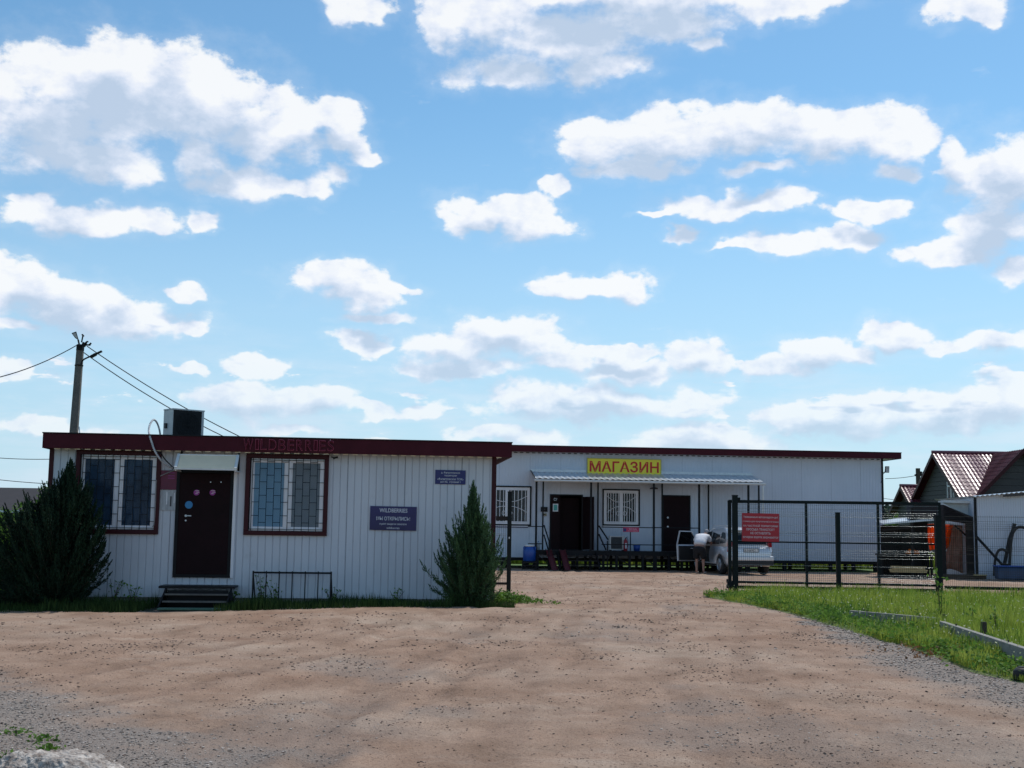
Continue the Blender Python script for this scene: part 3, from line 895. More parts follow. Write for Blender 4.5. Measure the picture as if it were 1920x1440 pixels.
# sloping canopy above the door
cx0 = K.at(330, 868, -.45)[0]; cx1 = K.at(446, 868, -.45)[0]
zt = K.at(385, 853.5, -.31)[1]; zb = K.at(385, 881, -.62)[1]
cn = MB()
cn.hexa([(cx0+.05,-.60,zb+.02),(cx1-.05,-.60,zb+.02),(cx1-.05,-.29,zt-.01),(cx0+.05,-.29,zt-.01),(cx0+.05,-.605,zb+.03),(cx1-.05,-.605,zb+.03),(cx1-.05,-.295,zt),(cx0+.05,-.295,zt)])
canopy = cn.build('door_canopy', MT['cream'], kiosk)
ce = MB()
ce.bar((cx0, -.62, zb+.012), (cx1, -.62, zb+.012), .035, .03)
for x in (cx0+.022, cx1-.022):
    ce.bar((x, -.60, zb+.03), (x, -.28, zt+.005), .05, .045)
    ce.bar((x, -.60, zb-.01), (x, .0, zb-.01), .03, .03)
ce.bar((cx0, -.285, zt), (cx1, -.285, zt), .03, .03)
ce.build('canopy_edge', MT['white'], canopy)
for x in (cx0+.03, cx1-.03):
    cs = MB(); cs.bar((x, -.02, zb-.02), (x, -.02, zt+.1), .03); cs.bar((x, -.03, zt+.06), (x, -.30, zt-.02), .02)
    cs.build('canopy_bracket', MT['black'], canopy)

# letters on the fascia
lt = thing('letter_sign', 'raised wine red letters WILDBERRIES on the kiosk roof edge', 'sign', K.w(0,0,0), K.ang)
word = 'WILDBERRIES'; adv = [1.30,.50,.82,1.0,.92,.86,.92,.92,.5,.86,.86]; tot = sum(adv)
lx0 = K.at(453, 836, -.33)[0]; lx1 = K.at(628, 838, -.33)[0]; x = lx0
zc = (fz0+fz1)/2 + .01; LH = .205
MT['letter_face'] = mat('letter_face', (.075,.005,.016), (.06,.004,.012), rough=.6, spec=.1)
MT['letter_rim'] = mat('letter_rim', (.50,.12,.18), (.40,.09,.14), rough=.6, spec=.1)
for ch, a in zip(word, adv):
    wd = a/tot*(lx1-lx0)
    me = text_mesh(ch, width=wd*.74, height=LH, extrude=.016, thick=.005); me.materials.clear(); me.materials.append(MT['letter_rim'])
    o = link_mesh('letter', me, lt); o.location = (x+wd/2, -.312, zc); o['label'] = 'letter ' + ch
    me = text_mesh(ch, width=wd*.74-.014, height=LH-.016, extrude=.002, thick=-.012); me.materials.clear(); me.materials.append(MT['letter_face'])
    f_ = link_mesh('letter_face', me, o); f_.location = (0, -.0185, 0)
    x += wd
# small bracket light by the end of the letters
q = K.at(621, 856, -.12)
br = thing('bracket_camera', 'small dark bracket camera hanging by its cable under the end of the letters', 'camera', K.w(q[0], -.02, q[1]), K.ang)
MB().bar((0,-.02,0), (.05,-.12,-.03), .018).build('bracket', MT['black'], br)
MB().bar((.04,-.12,-.035), (.13,-.13,-.01), .035).build('housing', MT['black'], br, bevel=.005)
MB().tube([(-.02,-.28,.32),(-.03,-.26,.15),(-.01,-.1,.03),(0,-.03,0)], .006, 6).build('cable', MT['hose'], br)

def plate(name, label, cat, px0, py0, px1, py1, m, frame, lines, ink, tilt=0.0, off=-.012, t=.006, extra=None):
    a = frame.at(px0, (py0+py1)/2, off); b = frame.at(px1, (py0+py1)/2, off)
    z1 = frame.at((px0+px1)/2, py0, off)[1]; z0 = frame.at((px0+px1)/2, py1, off)[1]
    cx = (a[0]+b[0])/2; cz = (z0+z1)/2; w = b[0]-a[0]; h = z1-z0
    th = thing(name, label, cat, frame.w(cx, off, cz), frame.ang)
    th.rotation_euler = (0, tilt, frame.ang)
    MB().box(-w/2, w/2, -t, 0, -h/2, h/2).build('panel', m, th)
    for (s, fw, fh, fz, bold) in lines:
        put_text(s, 0, -t-.0015, fz*h, th, ink, width=fw*w, height=fh*h, thick=bold, extrude=.001, name='print')
    if extra: extra(th, w, h, t)
    return th

plate('address_plate', 'small navy address plate high on the kiosk wall near its right corner', 'sign', 816, 881.5, 873, 908, MT['navy'], K,
      [('д. Филипповское', .62, .17, .31, .004), ('территория', .42, .13, .09, .004), ('«Филипповское ТСЖ»', .86, .17, -.13, .004), ('дом 82,  строение 1', .66, .17, -.35, .004)], MT['white_ink'], tilt=R(.2))
plate('opening_banner', 'purple banner МЫ ОТКРЫЛИСЬ in the middle of the kiosk wall', 'sign', 693.5, 949.5, 781, 994.5, MT['purple'], K,
      [('WILDBERRIES', .60, .17, .33, .01), ('МЫ ОТКРЫЛИСЬ!', .72, .16, -.01, .01), ('пункт выдачи заказов', .58, .085, -.25, .003), ('wildberries', .28, .085, -.40, .003)], MT['white_ink'], tilt=R(.35), off=-.02)
def magx(th, w, h, t):
    for z in (.36, .20, .08): MB().box(-w*.05, w*.34, -t-.002, -t, z*h, z*h+.012).build('print', MT['pinkst'], th)
plate('hours_sign', 'dark magenta hours sign on the wall left of the kiosk door', 'sign', 301, 882, 332, 918, MT['magenta'], K, [], None, extra=magx, off=-.02)
def notx(th, w, h, t):
    for (x, z, a, b) in [(-.16, .1, .06, .62), (.08, -.05, .09, .5), (.30, .12, .05, .5)]:
        MB().box(w*x, w*(x+a), -t-.002, -t, h*(z-b/2), h*(z+b/2)).build('print', MT['upvc' if a < .08 else 'siding'], th)
plate('paper_notice', 'worn grey paper notice pasted under the magenta sign left of the kiosk door', 'notice', 301, 919, 332, 957, MT['notice'], K, [], None, extra=notx)

# steps
st_ = thing('door_steps', 'dark steel steps with worn edges below the kiosk door', 'steps', K.w((dr[0]+dr[1])/2, 0, 0), K.ang)
hw = .62
MB().box(-hw-.06, hw+.08, -.62, -.03, .36, .40).build('landing', MT['black'], st_)
for i in range(3):
    ya = -.64-.24*(i+1); z = .36-.115*(i+1)
    tr_ = MB().box(-hw+.1, hw, ya, ya+.26, z, z+.03).build('tread', MT['timber'], st_)
    MB().box(-hw+.1, hw, ya-.012, ya, z+.004, z+.034).build('nosing', MT['pole'], tr_)
for x in (-hw+.06, hw):
    mb = MB(); mb.hexa([(x,-.60,.0),(x+.03,-.60,.0),(x+.03,-.57,.36),(x,-.57,.36),(x,-1.36,-.02),(x+.03,-1.36,-.02),(x+.03,-1.36,.08),(x,-1.36,.08)])
    mb.hexa([(x,-1.36,-.02),(x+.03,-1.36,-.02),(x+.03,-.05,-.02),(x,-.05,-.02),(x,-1.36,.06),(x+.03,-1.36,.06),(x+.03,-.62,.36),(x,-.62,.36)])
    mb.build('stringer', MT['black'], st_)
MB().box(-hw+.12, hw-.02, -.70, -.69, .0, .33).build('riser_sheet', MT['black'], st_)
gm = MB().box(-hw+.10, hw+.02, -1.62, -1.38, .0, .035).build('doormat', mat('green_mat', (.05,.13,.08), (.10,.15,.11), rough=.95, scale=12, bump=.6), None, bevel=.01)
gm.location = K.w((dr[0]+dr[1])/2, 0, DZ(np.array([-5.6]), np.array([21.8]))[0]+.01); gm.rotation_euler = (0,0,K.ang); tag(gm, 'flat green doormat at the foot of the kiosk steps', 'doormat')

# bicycle rack
rk = thing('bicycle_rack', 'low black bicycle rack of upright bars against the kiosk wall', 'bicycle rack', K.w(0,0,0), K.ang)
ra = K.at(475, 1074, -.45); rb = K.at(621, 1074, -.45); rz = (ra[1]+rb[1])/2
mb = MB().bar((ra[0]-.01,-.45,rz), (rb[0]+.01,-.45,rz), .034); mb.build('top_rail', MT['black'], rk)
MB().bar((ra[0],-.12,rz-.02), (rb[0],-.12,rz-.02), .02).build('rear_rail', MT['black'], rk)
for i in range(7):
    x = ra[0]+(rb[0]-ra[0])*i/6
    MB().bar((x,-.45,0), (x,-.45,rz+(.03)), .03 if i in (0,6) else .02).build('upright', MT['black'], rk)
for x in (ra[0], rb[0]):
    MB().bar((x,-.45,rz-.02), (x+.03,-.10,.0), .022).build('brace', MT['black'], rk)

# air conditioner on the kiosk roof, turned to its right
acp = K.w(*(lambda q: (q[0], .55, q[1]))(K.at(322.5, 815, .55)))
ac = thing('roof_air_conditioner', 'white air conditioner with a black fan side standing on the kiosk roof', 'air conditioner', (acp.x, acp.y, fz1+.02), R(42))
AW, AH, AD = .68, .60, .40
zb_ = -.02
MB().box(0, AW, 0, AD, zb_, AH-.04).build('casing', MT['casing'], ac, bevel=.012)
MB().box(-.004, AW+.004, -.006, AD+.004, AH-.04, AH-.015).build('lid', MT['casing'], ac)
MB().box(.012, AW-.06, -.006, .0, .0, AH-.045).build('fan_opening', MT['black'], ac)
fg = MB()
for r_ in (.06, .11, .16, .21, .25):
    fg.tube([(AW/2-.02+r_*math.cos(t), -.012, AH/2-.03+r_*math.sin(t)) for t in np.linspace(0, 2*PI, 25)], .003, 4, False)
for k in range(8):
    t = k*PI/8; fg.bar((AW/2-.02-.25*math.cos(t), -.012, AH/2-.03-.25*math.sin(t)), (AW/2-.02+.25*math.cos(t), -.012, AH/2-.03+.25*math.sin(t)), .004)
fg.build('fan_guard', MT['black'], ac)
MB().box(.05,.10,.0,AD,-.06,-.02).box(AW-.1,AW-.05,.0,AD,-.06,-.02).build('foot', MT['black'], ac)
MB().box(-.03,.0,AD*.55,AD*.55+.08,.20,.30).build('pipe_connector', MT['plastic'], ac)
def kp(px, py, off): q = K.at(px, py, off); return K.w(q[0], off, q[1])
def smooth_path(pts, n=6):
    pts = [Vector(p) for p in pts]; out = []
    P = [pts[0]*2-pts[1]] + pts + [pts[-1]*2-pts[-2]]
    for i in range(1, len(P)-2):
        for k in range(n):
            t = k/n; a, b, c, d = P[i-1], P[i], P[i+1], P[i+2]
            out.append(.5*((2*b)+(c-a)*t+(2*a-5*b+4*c-d)*t*t+(3*b-a-3*c+d)*t**3))
    out.append(pts[-1]); return out
hp = smooth_path([kp(301,822,.5), kp(299,806,.4), kp(294,792,.3), kp(288,787,.2), kp(282,794,.05), kp(279,806,-.1), kp(281,818,-.3), kp(285,831,-.34), kp(290,845,-.35), kp(298,858,-.3), kp(309,870,-.2), kp(324,878,-.1)], 8)
hs = thing('pipe_bundle', 'white ribbed air conditioner hose looping over the kiosk roof edge', 'hose', hp[0]); o0 = hp[0]
MB().tube([p-o0 for p in hp], [.015+.006*(i%2) for i in range(len(hp))], 8).build('insulated_hose', MT['hose'], hs)
h2 = smooth_path([kp(290,845,-.32), kp(301,850,-.3), kp(310,862,-.22), kp(322,874,-.12), kp(328,880,-.08)], 8)
MB().tube([p-o0 for p in h2], .012, 6).build('cable', MT['black'], hs)
h3 = smooth_path([kp(329,881,-.05), kp(316,886,-.05), kp(300,893,-.05), kp(294,899,-.05), kp(292.5,910,-.07), kp(291.5,940,-.07), kp(289,980,-.07), kp(286,988,-.07)], 6)
MB().tube([p-o0 for p in h3], .010, 6).build('drain_pipe', mat('grey_conduit', (.28,.26,.26), rough=.5), hs)

# ================================================================== SHOP (right, far)
S = Frame(W(960, 990, 46.9), W(1657, 990, 48.1))
sx0 = S.at(700, 990)[0]; sx1 = S.at(1657, 960)[0]
shop = thing('shop_building', 'long white shop on piles with a dark red roof edge behind the porch', 'building', S.A, S.ang)
SB, ST = .40, 4.52
sw0 = (S.at(905,950)[0], S.at(996,950)[0], S.at(960,985.5)[1], S.at(960,911)[1])
sw1 = (S.at(1129.5,950)[0], S.at(1199.5,950)[0], S.at(1165,986)[1], S.at(1165,917)[1])
d0 = (S.at(1032,980)[0], S.at(1091,980)[0], .72, S.at(1060,928.5)[1])
d1 = (S.at(1243,980)[0], S.at(1293,980)[0], .72, S.at(1268,930)[1])
ribbed_wall(shop, sx0, sx1-.06, SB, ST, .118, .03, .007, [(a+.05,b-.05,c+.05,d-.05) for a,b,c,d in (sw0, sw1)] + [d0, d1], MT['wall2'], per_panel=10)
SD = 3.0
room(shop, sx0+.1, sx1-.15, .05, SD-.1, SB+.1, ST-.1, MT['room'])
MB().box(sx0-.06, sx0, 0, SD, SB, ST).build('side_wall', MT['wall2'], shop)
MB().box(sx1-.06, sx1, .02, SD, SB, ST).build('side_wall', MT['wall2'], shop)
MB().box(sx0, sx1, SD, SD+.06, SB, ST).build('rear_wall', MT['wall2'], shop)
MB().box(sx0, sx1, .02, SD, SB-.12, SB-.002).build('floor_frame', MT['black'], shop)
MB().box(sx1-.07, sx1+.012, -.012, .05, SB-.1, ST-.02).build('corner_trim', MT['black'], shop)
gx0 = sx0-.3; gx1 = S.at(1690, 856, -.45)[0]
sfz0 = (S.at(960, 845.5, -.45)[1]+S.at(1690, 861.5, -.45)[1])/2; sfz1 = sfz0+.225
MB().box(gx0+.02, gx1-.02, -.43, SD+.3, sfz0+.03, sfz0+.05).build('soffit', MT['soffit'], shop)
fa = MB(); fa.box(gx0, gx1, -.455, -.431, sfz0, sfz1); fa.box(gx1-.02, gx1, -.43, SD+.3, sfz0, sfz1-.002)
fa.build('fascia', MT['maroon'], shop)
MB().box(gx0-.01, gx1+.01, -.47, SD+.32, sfz1+.002, sfz1+.03).build('roof', MT['black'], shop)
cl_ = MB(); x = S.at(930,850)[0]
while x < sx1-.1:
    cl_.box(x, x+.13, -.022, -.004, ST-.165, ST-.14); x += .23
stuff(cl_.build('trim_notch', MT['black'], shop))
# pile foundation: each screw pile is a part
for i in range(22):
    x = sx0+.3+i*(sx1-sx0-.6)/21
    MB().tube([(x,.10,-.1),(x,.10,SB-.12)], .085 if i % 3 else .13, 10).build('pile', MT['black'], shop)
for i in range(9):
    x = sx0+.6+i*(sx1-sx0-1.2)/8
    MB().tube([(x,2.7,-.1),(x,2.7,SB-.12)], .085, 8).build('pile', MT['black'], shop)

def shop_window(w, n):
    x0, x1, z0, z1 = w
    ring(MB(), x0, x1, z0, z1, .05, -.05, .01).build('window_surround', MT['black'], shop)
    a0, a1, b0, b1 = x0+.055, x1-.055, z0+.055, z1-.055
    xm = (a0+a1)/2
    f = ring(MB(), a0, a1, b0, b1, .11, -.02, .04); f.box(xm-.07, xm+.07, -.021, .039, b0+.11, b1-.11)
    f.build('window_frame', MT['upvc'], shop)
    for (p, q) in ((a0+.11, xm-.07), (xm+.07, a1-.11)):
        MB().box(p, q, .012, .018, b0+.11, b1-.11).build('pane', MT['glass_s'], shop)
        g = MB()
        nb = 5
        for i in range(nb):
            x = p+(q-p)*(i+.5)/nb
            g.bar((x,-.06,b0+.06), (x,-.06,b1-.06), .022)
        s_ = 1 if p < xm-.1 else -1
        arc = [((p if s_>0 else q)+s_*t*(q-p), -.075, b0+.45+.22*math.sin(t*PI*.55)) for t in np.linspace(0, 1, 10)]
        g.tube(arc, .012, 5); g.tube([(a, b, c+.62-(c-b0-.45)*2) for a, b, c in arc], .012, 5)
        cx_ = q-.06 if s_ > 0 else p+.06
        g.tube([(cx_+.06*math.cos(t), -.075, b0+.42+.08*math.sin(t)) for t in np.linspace(0, 2*PI, 13)], .010, 5, False)
        g.build('security_grille', MT['upvc'], shop)
    s = MB().box(a0-.02, a1+.02, -.06, .0, z0-.035, z0-.003).build('sill', MT['upvc'], shop)
shop_window(sw0, 0); shop_window(sw1, 1)
for d_, lab in ((d0, None), (d1, None)):
    ring(MB(), d_[0]-.03, d_[1]+.03, d_[2]-.05, d_[3]+.03, .05, -.04, .03).build('door_frame', MT['black'], shop)
dd = MB().box(d1[0]+.02, d1[1]-.02, -.02, .02, d1[2], d1[3]-.02).build('door', MT['door'], shop)
for py, nm in ((970.5, 'lock'), (987.5, 'handle')):
    q = S.at(1252, py, -.03); MB().disc((q[0], -.02, q[1]), .035, (0,-1,0), .04, 12).build(nm, MT['galv'], dd)
# left door stands open, its leaf swung to the right
o_ = MB().hexa([(0,0,0),(.05,0,0),(.35,-.62,0),(.31,-.64,0),(0,0,2.0),(.05,0,2.0),(.35,-.62,2.0),(.31,-.64,2.0)]).build('door', MT['door'], shop, label='dark door leaf swung open')
o_.location = (d0[1]+.02, -.03, d0[2])
MB().box(d0[0]+.05, d0[1]-.05, .5, .55, d0[2], d0[3]-.1).build('inner_door', MT['door'], shop)

# signboard
def mz(th, w, h, t):
    me = text_mesh('МАГАЗИН', width=w*.945, height=h*.70, extrude=.004, thick=.019); me.materials.clear(); me.materials.append(MT['red_ink'])
    l = link_mesh('lettering', me, th); l.location = (0, -t-.005, 0)
    ring(MB(), -w/2-.02, w/2+.02, -h/2-.02, h/2+.02, .03, -t-.01, .01).build('frame', mat('yellow_rim', (.60,.50,.10), rough=.5), th)
plate('shop_signboard', 'yellow signboard with red word МАГАЗИН above the porch', 'sign', 1101.5, 861, 1238.5, 890, MT['yellow'], S, [], None, extra=mz, off=-.05, t=.04, tilt=R(.15))

# porch
PD = 1.35                                      # porch depth
porch = thing('porch', 'shop porch with thin black posts, raised deck and corrugated white roof', 'porch', S.A, S.ang)
pz = .70
px0 = S.at(1003, 1031, -PD)[0]; px1 = S.at(1428, 1031, -PD)[0]
# deck boards, piece by piece
n = 60
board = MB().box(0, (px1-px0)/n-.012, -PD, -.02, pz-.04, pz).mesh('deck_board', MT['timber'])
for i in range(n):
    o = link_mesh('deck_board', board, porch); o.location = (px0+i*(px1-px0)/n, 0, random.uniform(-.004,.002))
bm_ = MB(); bm_.box(px0, px1, -PD-.03, -PD+.03, pz-.16, pz+.004); bm_.box(px0, px1, -.12, -.06, pz-.18, pz-.05)
bm_.build('deck_beam', MT['black'], porch)
for i in range(18):
    x = px0+.1+i*(px1-px0-.2)/17
    MB().bar((x,-PD,0),(x,-PD,pz-.16), .09).build('deck_leg', MT['black'], porch)
    if i % 2 == 0: MB().bar((x,-.1,0),(x,-.1,pz-.18), .09).build('deck_leg', MT['black'], porch)
xb = MB()
for i in range(0, 17, 2):
    x = px0+.1+i*(px1-px0-.2)/17; x2 = x+(px1-px0-.2)/17
    xb.bar((x,-PD,pz-.2),(x2,-PD,.18), .04)
xb.bar((px0,-PD,.2),(px1,-PD,.2), .045)
xb.build('deck_brace', MT['black'], porch)
gzf = (S.at(1005, 899, -PD)[1]+S.at(1430, 908, -PD)[1])/2      # gutter height
posts = [1005.5, 1108, 1226, 1311, 1403.5]
for p in posts:
    x = S.at(p, 960, -PD)[0]
    MB().bar((x,-PD,0),(x,-PD,gzf), .07).build('post', MT['black'], porch)
for p in (1018, 1121, 1241.5, 1328.5, 1423):
    x = S.at(p, 960, -.25)[0]
    MB().bar((x,-.25,pz),(x,-.25,gzf+.12), .055).build('post', MT['black'], porch)
# rails
def rail(pa, pb, py, off=-PD, t=.035):
    a = S.at(pa, py+ (pa-1005)*.0095, off); b = S.at(pb, py+(pb-1005)*.0095, off)
    MB().bar((a[0],off,a[1]), (b[0],off,a[1]), t).build('rail', MT['black'], porch)
for py in (987, 1019.5):
    rail(1128, 1226, py); rail(1226, 1311, py); rail(990, 1003, py); rail(1003, 1018, py)
for (a, b, c, d_) in [((1020,985),(1030,1016),0,0), ((1020,1003),(1028,1031),0,0), ((1123,986),(1140,1012),0,0), ((1123,1002),(1136,1031),0,0)]:
    p = S.at(*a, -PD+.1); q = S.at(*b, -PD-.5)
    MB().bar((p[0],-PD+.1,p[1]), (q[0],-PD-.5,q[1]), .04).build('handrail', MT['black'], porch)
for p in (1029.5, 1139):
    x = S.at(p, 1020, -PD-.45)[0]; MB().bar((x,-PD-.45,0),(x,-PD-.45,S.at(p,1014,-PD-.45)[1]), .04).build('rail_post', MT['black'], porch)
x = S.at(1182, 1010, -PD)[0]; MB().bar((x,-PD,pz),(x,-PD,S.at(1182,988,-PD)[1]), .035).build('rail_post', MT['black'], porch)
# steps in front of the open door
s0 = S.at(1048,1050,-PD-.3)[0]; s1 = S.at(1118,1050,-PD-.3)[0]
for i in range(3):
    z = pz-.17*(i+1); MB().box(s0, s1, -PD-.06-.28*(i+1), -PD-.05-.28*i, z-.03, z).build('step', MT['timber'], porch)
for x in (s0-.03, s1+.03):
    MB().bar((x,-PD-.03,pz-.1),(x,-PD-.95,.02), .04, .16).build('stringer', MT['black'], porch)
# red pram rails
for i in (0, 1):
    p = S.at(1028+i*26, 1036, -PD-.04); q = S.at(1040+i*24, 1066, -PD-1.2)
    mb = MB(); a = Vector((p[0],-PD-.04,pz+.01)); b = Vector((q[0],-PD-1.25,.03)); mb.bar(a, b, .20, .02); 
    sd_ = (b-a).cross(Vector((0,0,1))).normalized()*.10
    mb.bar(a+sd_+Vector((0,0,.03)), b+sd_+Vector((0,0,.03)), .012, .07); mb.bar(a-sd_+Vector((0,0,.03)), b-sd_+Vector((0,0,.03)), .012, .07)
    mb.build('pram_rail', MT['red_dark'], porch)
# roof: corrugated sheets, gutter, rafters
rx0 = S.at(1003, 897, -PD-.1)[0]; rx1 = S.at(1432, 907, -PD-.1)[0]
zf = gzf+.06; zbk = zf+.30
x = rx0
while x < rx1-.02:
    xe = min(x+1.05, rx1); mb = MB(); xs = np.arange(x, xe+.001, .035); prev = None
    vs = []; fs = []
    for j, xx in enumerate(xs):
        h = .016*math.sin(xx*2*PI/.21)
        vs += [(xx,-PD-.14,zf+h),(xx,-.02,zbk+h),(xx,-PD-.14,zf+h-.003),(xx,-.02,zbk+h-.003)]
        if j:
            b = 4*j; fs += [(b-4,b,b+1,b-3),(b-2,b-1,b+3,b+2),(b-4,b-2,b+2,b),(b-3,b+1,b+3,b-1)]
    mb.add(vs, fs).build('roof_sheet', MT['galv'], porch); x = xe
MB().hexa([(rx0-.03,-PD-.16,zf+.02),(rx0,-PD-.16,zf+.02),(rx0,-.02,zbk+.02),(rx0-.03,-.02,zbk+.02),(rx0-.03,-PD-.16,zf+.06),(rx0,-PD-.16,zf+.06),(rx0,-.02,zbk+.06),(rx0-.03,-.02,zbk+.06)]).build('verge_trim', MT['black'], porch)
MB().box(rx0, rx1, -.02, -.005, zbk, zbk+.10).build('flashing', MT['galv'], porch)
gt = MB()
gp = [(-PD-.20, gzf+.02), (-PD-.21, gzf-.03), (-PD-.17, gzf-.06), (-PD-.12, gzf-.06), (-PD-.09, gzf-.03), (-PD-.10, gzf+.02)]
vs = []; fs = []
for xx in (rx0-.02, rx1+.06):
    vs += [(xx, a, b) for a, b in gp]
for i in range(5): fs.append((i, i+1, i+7, i+6))
fs += [(0,1,2,3,4,5), (11,10,9,8,7,6)]
gt.add(vs, fs).build('gutter', MT['white'], porch)
gb = MB()
xx = rx0+.9
while xx < rx1:
    gb.box(xx, xx+.05, -PD-.216, -PD-.09, gzf+.012, gzf+.035); xx += .93
stuff(gb.build('gutter_clip', MT['white'], porch))
dx = S.at(1431, 930, -PD-.1)[0]
MB().tube([(dx,-PD-.15,gzf-.05),(dx-.02,-PD-.15,gzf-.2),(dx-.02,-PD-.15,.25)], .035, 10).build('downpipe', MT['white'], porch, smooth=True)
rf = MB(); rf.box(px0, px1, -PD-.035, -PD+.035, gzf-.0, gzf+.05); 
for p in posts:
    x = S.at(p, 960, -PD)[0]; rf.bar((x,-PD,gzf+.02),(x,-.03,zbk-.05), .04)
rf.build('rafter', MT['black'], porch)

# things on and around the porch
def P(px, py, off): q = S.at(px, py, off); return S.w(q[0], off, q[1])
p = P(1143, 1029, -.85)
a2 = thing('porch_air_conditioner', 'white air conditioner with dark fan on the porch deck under the barred window', 'air conditioner', (p.x, p.y, S.A.z+pz), S.ang)
MB().box(0, .58, 0, .3, .04, .56).build('casing', MT['casing'], a2, bevel=.01)
MB().box(.05, .47, -.008, 0, .08, .52).build('fan_opening', mat('dark_fan', (.03,.04,.05), rough=.5), a2)
fg = MB()
for r_ in (.06,.11,.16,.20): fg.tube([(.26+r_*math.cos(t),-.014,.30+r_*math.sin(t)) for t in np.linspace(0,2*PI,21)], .004, 4, False)
fg.build('fan_guard', MT['black'], a2); MB().box(.04,.08,0,.3,0,.04).box(.5,.54,0,.3,0,.04).build('foot', MT['black'], a2)
p = P(1173, 1029, -.95)
fe = thing('fire_extinguisher', 'red fire extinguisher standing beside the porch air conditioner', 'fire extinguisher', (p.x, p.y, pz), S.ang)
MB().tube([(0,0,.0),(0,0,.02),(0,0,.36),(0,0,.42),(0,0,.46)], [.06,.07,.07,.05,.02], 14).build('cylinder', MT['red'], fe, smooth=True)
MB().tube([(0,0,.46),(0,0,.50)], .02, 8).bar((0,0,.5),(.09,0,.53),.018).build('valve', MT['black'], fe)
MB().box(-.03,.03,-.075,-.068,.10,.30).build('label', MT['white_ink'], fe)
MB().tube(smooth_path([(.02,0,.48),(.08,0,.45),(.09,0,.3),(.08,0,.15)]), .010, 6).build('hose', MT['black'], fe)
def pinks(th, w, h, t):
    put_text('ВХОД', w*.12, -t-.002, h*.12, th, MT['pink_ink'], width=w*.45, height=h*.34, name='print')
    put_text('ПУНКТ ВЫДАЧИ', w*.12, -t-.002, -h*.28, th, MT['pink_ink'], width=w*.62, height=h*.2, name='print')
    MB().box(-w*.48, -w*.30, -t-.002, -t, -h*.4, h*.3).build('print', MT['navy'], th)
plate('rail_sign', 'small pink sign fixed to the porch rail above the air conditioner', 'sign', 1168, 989, 1198, 997.5, mat('pink_board', (.50,.04,.12), rough=.5), S, [], None, off=-PD-.03, t=.02, extra=pinks)
p = P(1194, 1030, -.8)
bk = thing('blue_bucket', 'small blue bucket on the porch deck between two posts', 'bucket', (p.x, p.y, pz), 0)
MB().tube([(0,0,0),(0,0,.24)], [.105,.14], 18).build('bucket_body', MT['blue'], bk, smooth=True)
MB().tube([(.14*math.cos(t),0,.22+.10*math.sin(t)) for t in np.linspace(0,PI,9)], .005, 5).build('handle', MT['galv'], bk)
p = P(992.5, 1052, -PD-.15)
bl = thing('blue_canister', 'big blue plastic canister with pale lid beside the porch end', 'canister', (p.x, p.y, .30), 0)
MB().tube([(0,0,0),(0,0,.03),(0,0,.40),(0,0,.50),(0,0,.54)], [.20,.235,.24,.20,.17], 22).build('canister_body', MT['blue'], bl, smooth=True)
MB().tube([(0,0,.54),(0,0,.60)], [.185,.18], 22).build('lid', MT['white'], bl, smooth=True)
for s in (-1, 1): MB().tube(smooth_path([(s*.17,-.12,.54),(s*.22,-.13,.50),(s*.21,-.16,.42)]), .018, 6).build('handle', MT['blue'], bl)
ck = thing('canister_stand', 'dark low crate stand under the blue canister', 'crate', (p.x, p.y, 0), 0)
for z in (.02, .13, .24):
    MB().box(-.27,.27,-.24,-.215,z,z+.05).build('slat', MT['timber'], ck); MB().box(-.27,.27,.215,.24,z,z+.05).build('slat', MT['timber'], ck)
MB().box(-.26,.26,-.21,.21,.26,.295).build('top', MT['timber'], ck)
for sx in (-1,1):
    for sy in (-1,1): MB().box(sx*.25-.02,sx*.25+.02,sy*.19-.02,sy*.19+.02,0,.26).build('leg', MT['timber'], ck)
p = P(1008, 1030, -PD+.2)
bt = thing('water_bottle', 'pale empty water bottle at the left end of the porch deck', 'bottle', (p.x+.02, p.y, pz), 0)
MB().tube([(0,0,0),(0,0,.22),(0,0,.27),(0,0,.31)], [.065,.065,.03,.022], 14).build('bottle_body', mat('pale_pet', (.35,.42,.48), rough=.2), bt, smooth=True)
MB().tube([(0,0,.31),(0,0,.335)], .025, 10).build('cap', MT['blue'], bt)
plate('wall_intercom', 'small dark intercom box left of the open shop door', 'intercom', 1014, 950.5, 1026.5, 959.5, MT['black'], S, [], None, off=-.05, t=.05, extra=lambda th,w,h,t: MB().box(-.05,.04,-t-.01,-t,-.03,.03).build('button_panel', MT['siding'], th))
plate('yellow_wall_tag', 'small worn yellow tag below the intercom left of the open shop door', 'notice', 1017, 962.5, 1025, 967.5, mat('old_paper', (.42,.36,.24), (.3,.25,.17), rough=.8), S, [], None, off=-.03, t=.02, extra=lambda th,w,h,t: MB().box(-.03,.03,-t-.003,-t,-.01,.02).build('print', MT['black'], th))
plate('door_notice', 'teal and white notice on the open shop doorway', 'notice', 1036.5, 944.5, 1046.5, 959, MT['upvc'], S, [], None, off=-.05, t=.008, extra=lambda th,w,h,t: MB().box(-w*.34,w*.34,-t-.004,-t,-h*.38,h*.36).build('print', MT['teal'], th))
plate('door_number', 'small number board at the top left of the open shop doorway', 'sign', 1037.5, 932.5, 1045.5, 940, MT['black'], S, [('С7', .8, .7, 0, .01)], MT['white_ink'], off=-.05, t=.008)
# door leaf lining for the open doorway so that the notices have a board to hang on
MB().box(d0[0]+.02, d0[0]+.36, -.04, .0, d0[2], d0[3]-.02).build('door', MT['door'], shop, label='narrow fixed leaf of the open double door')
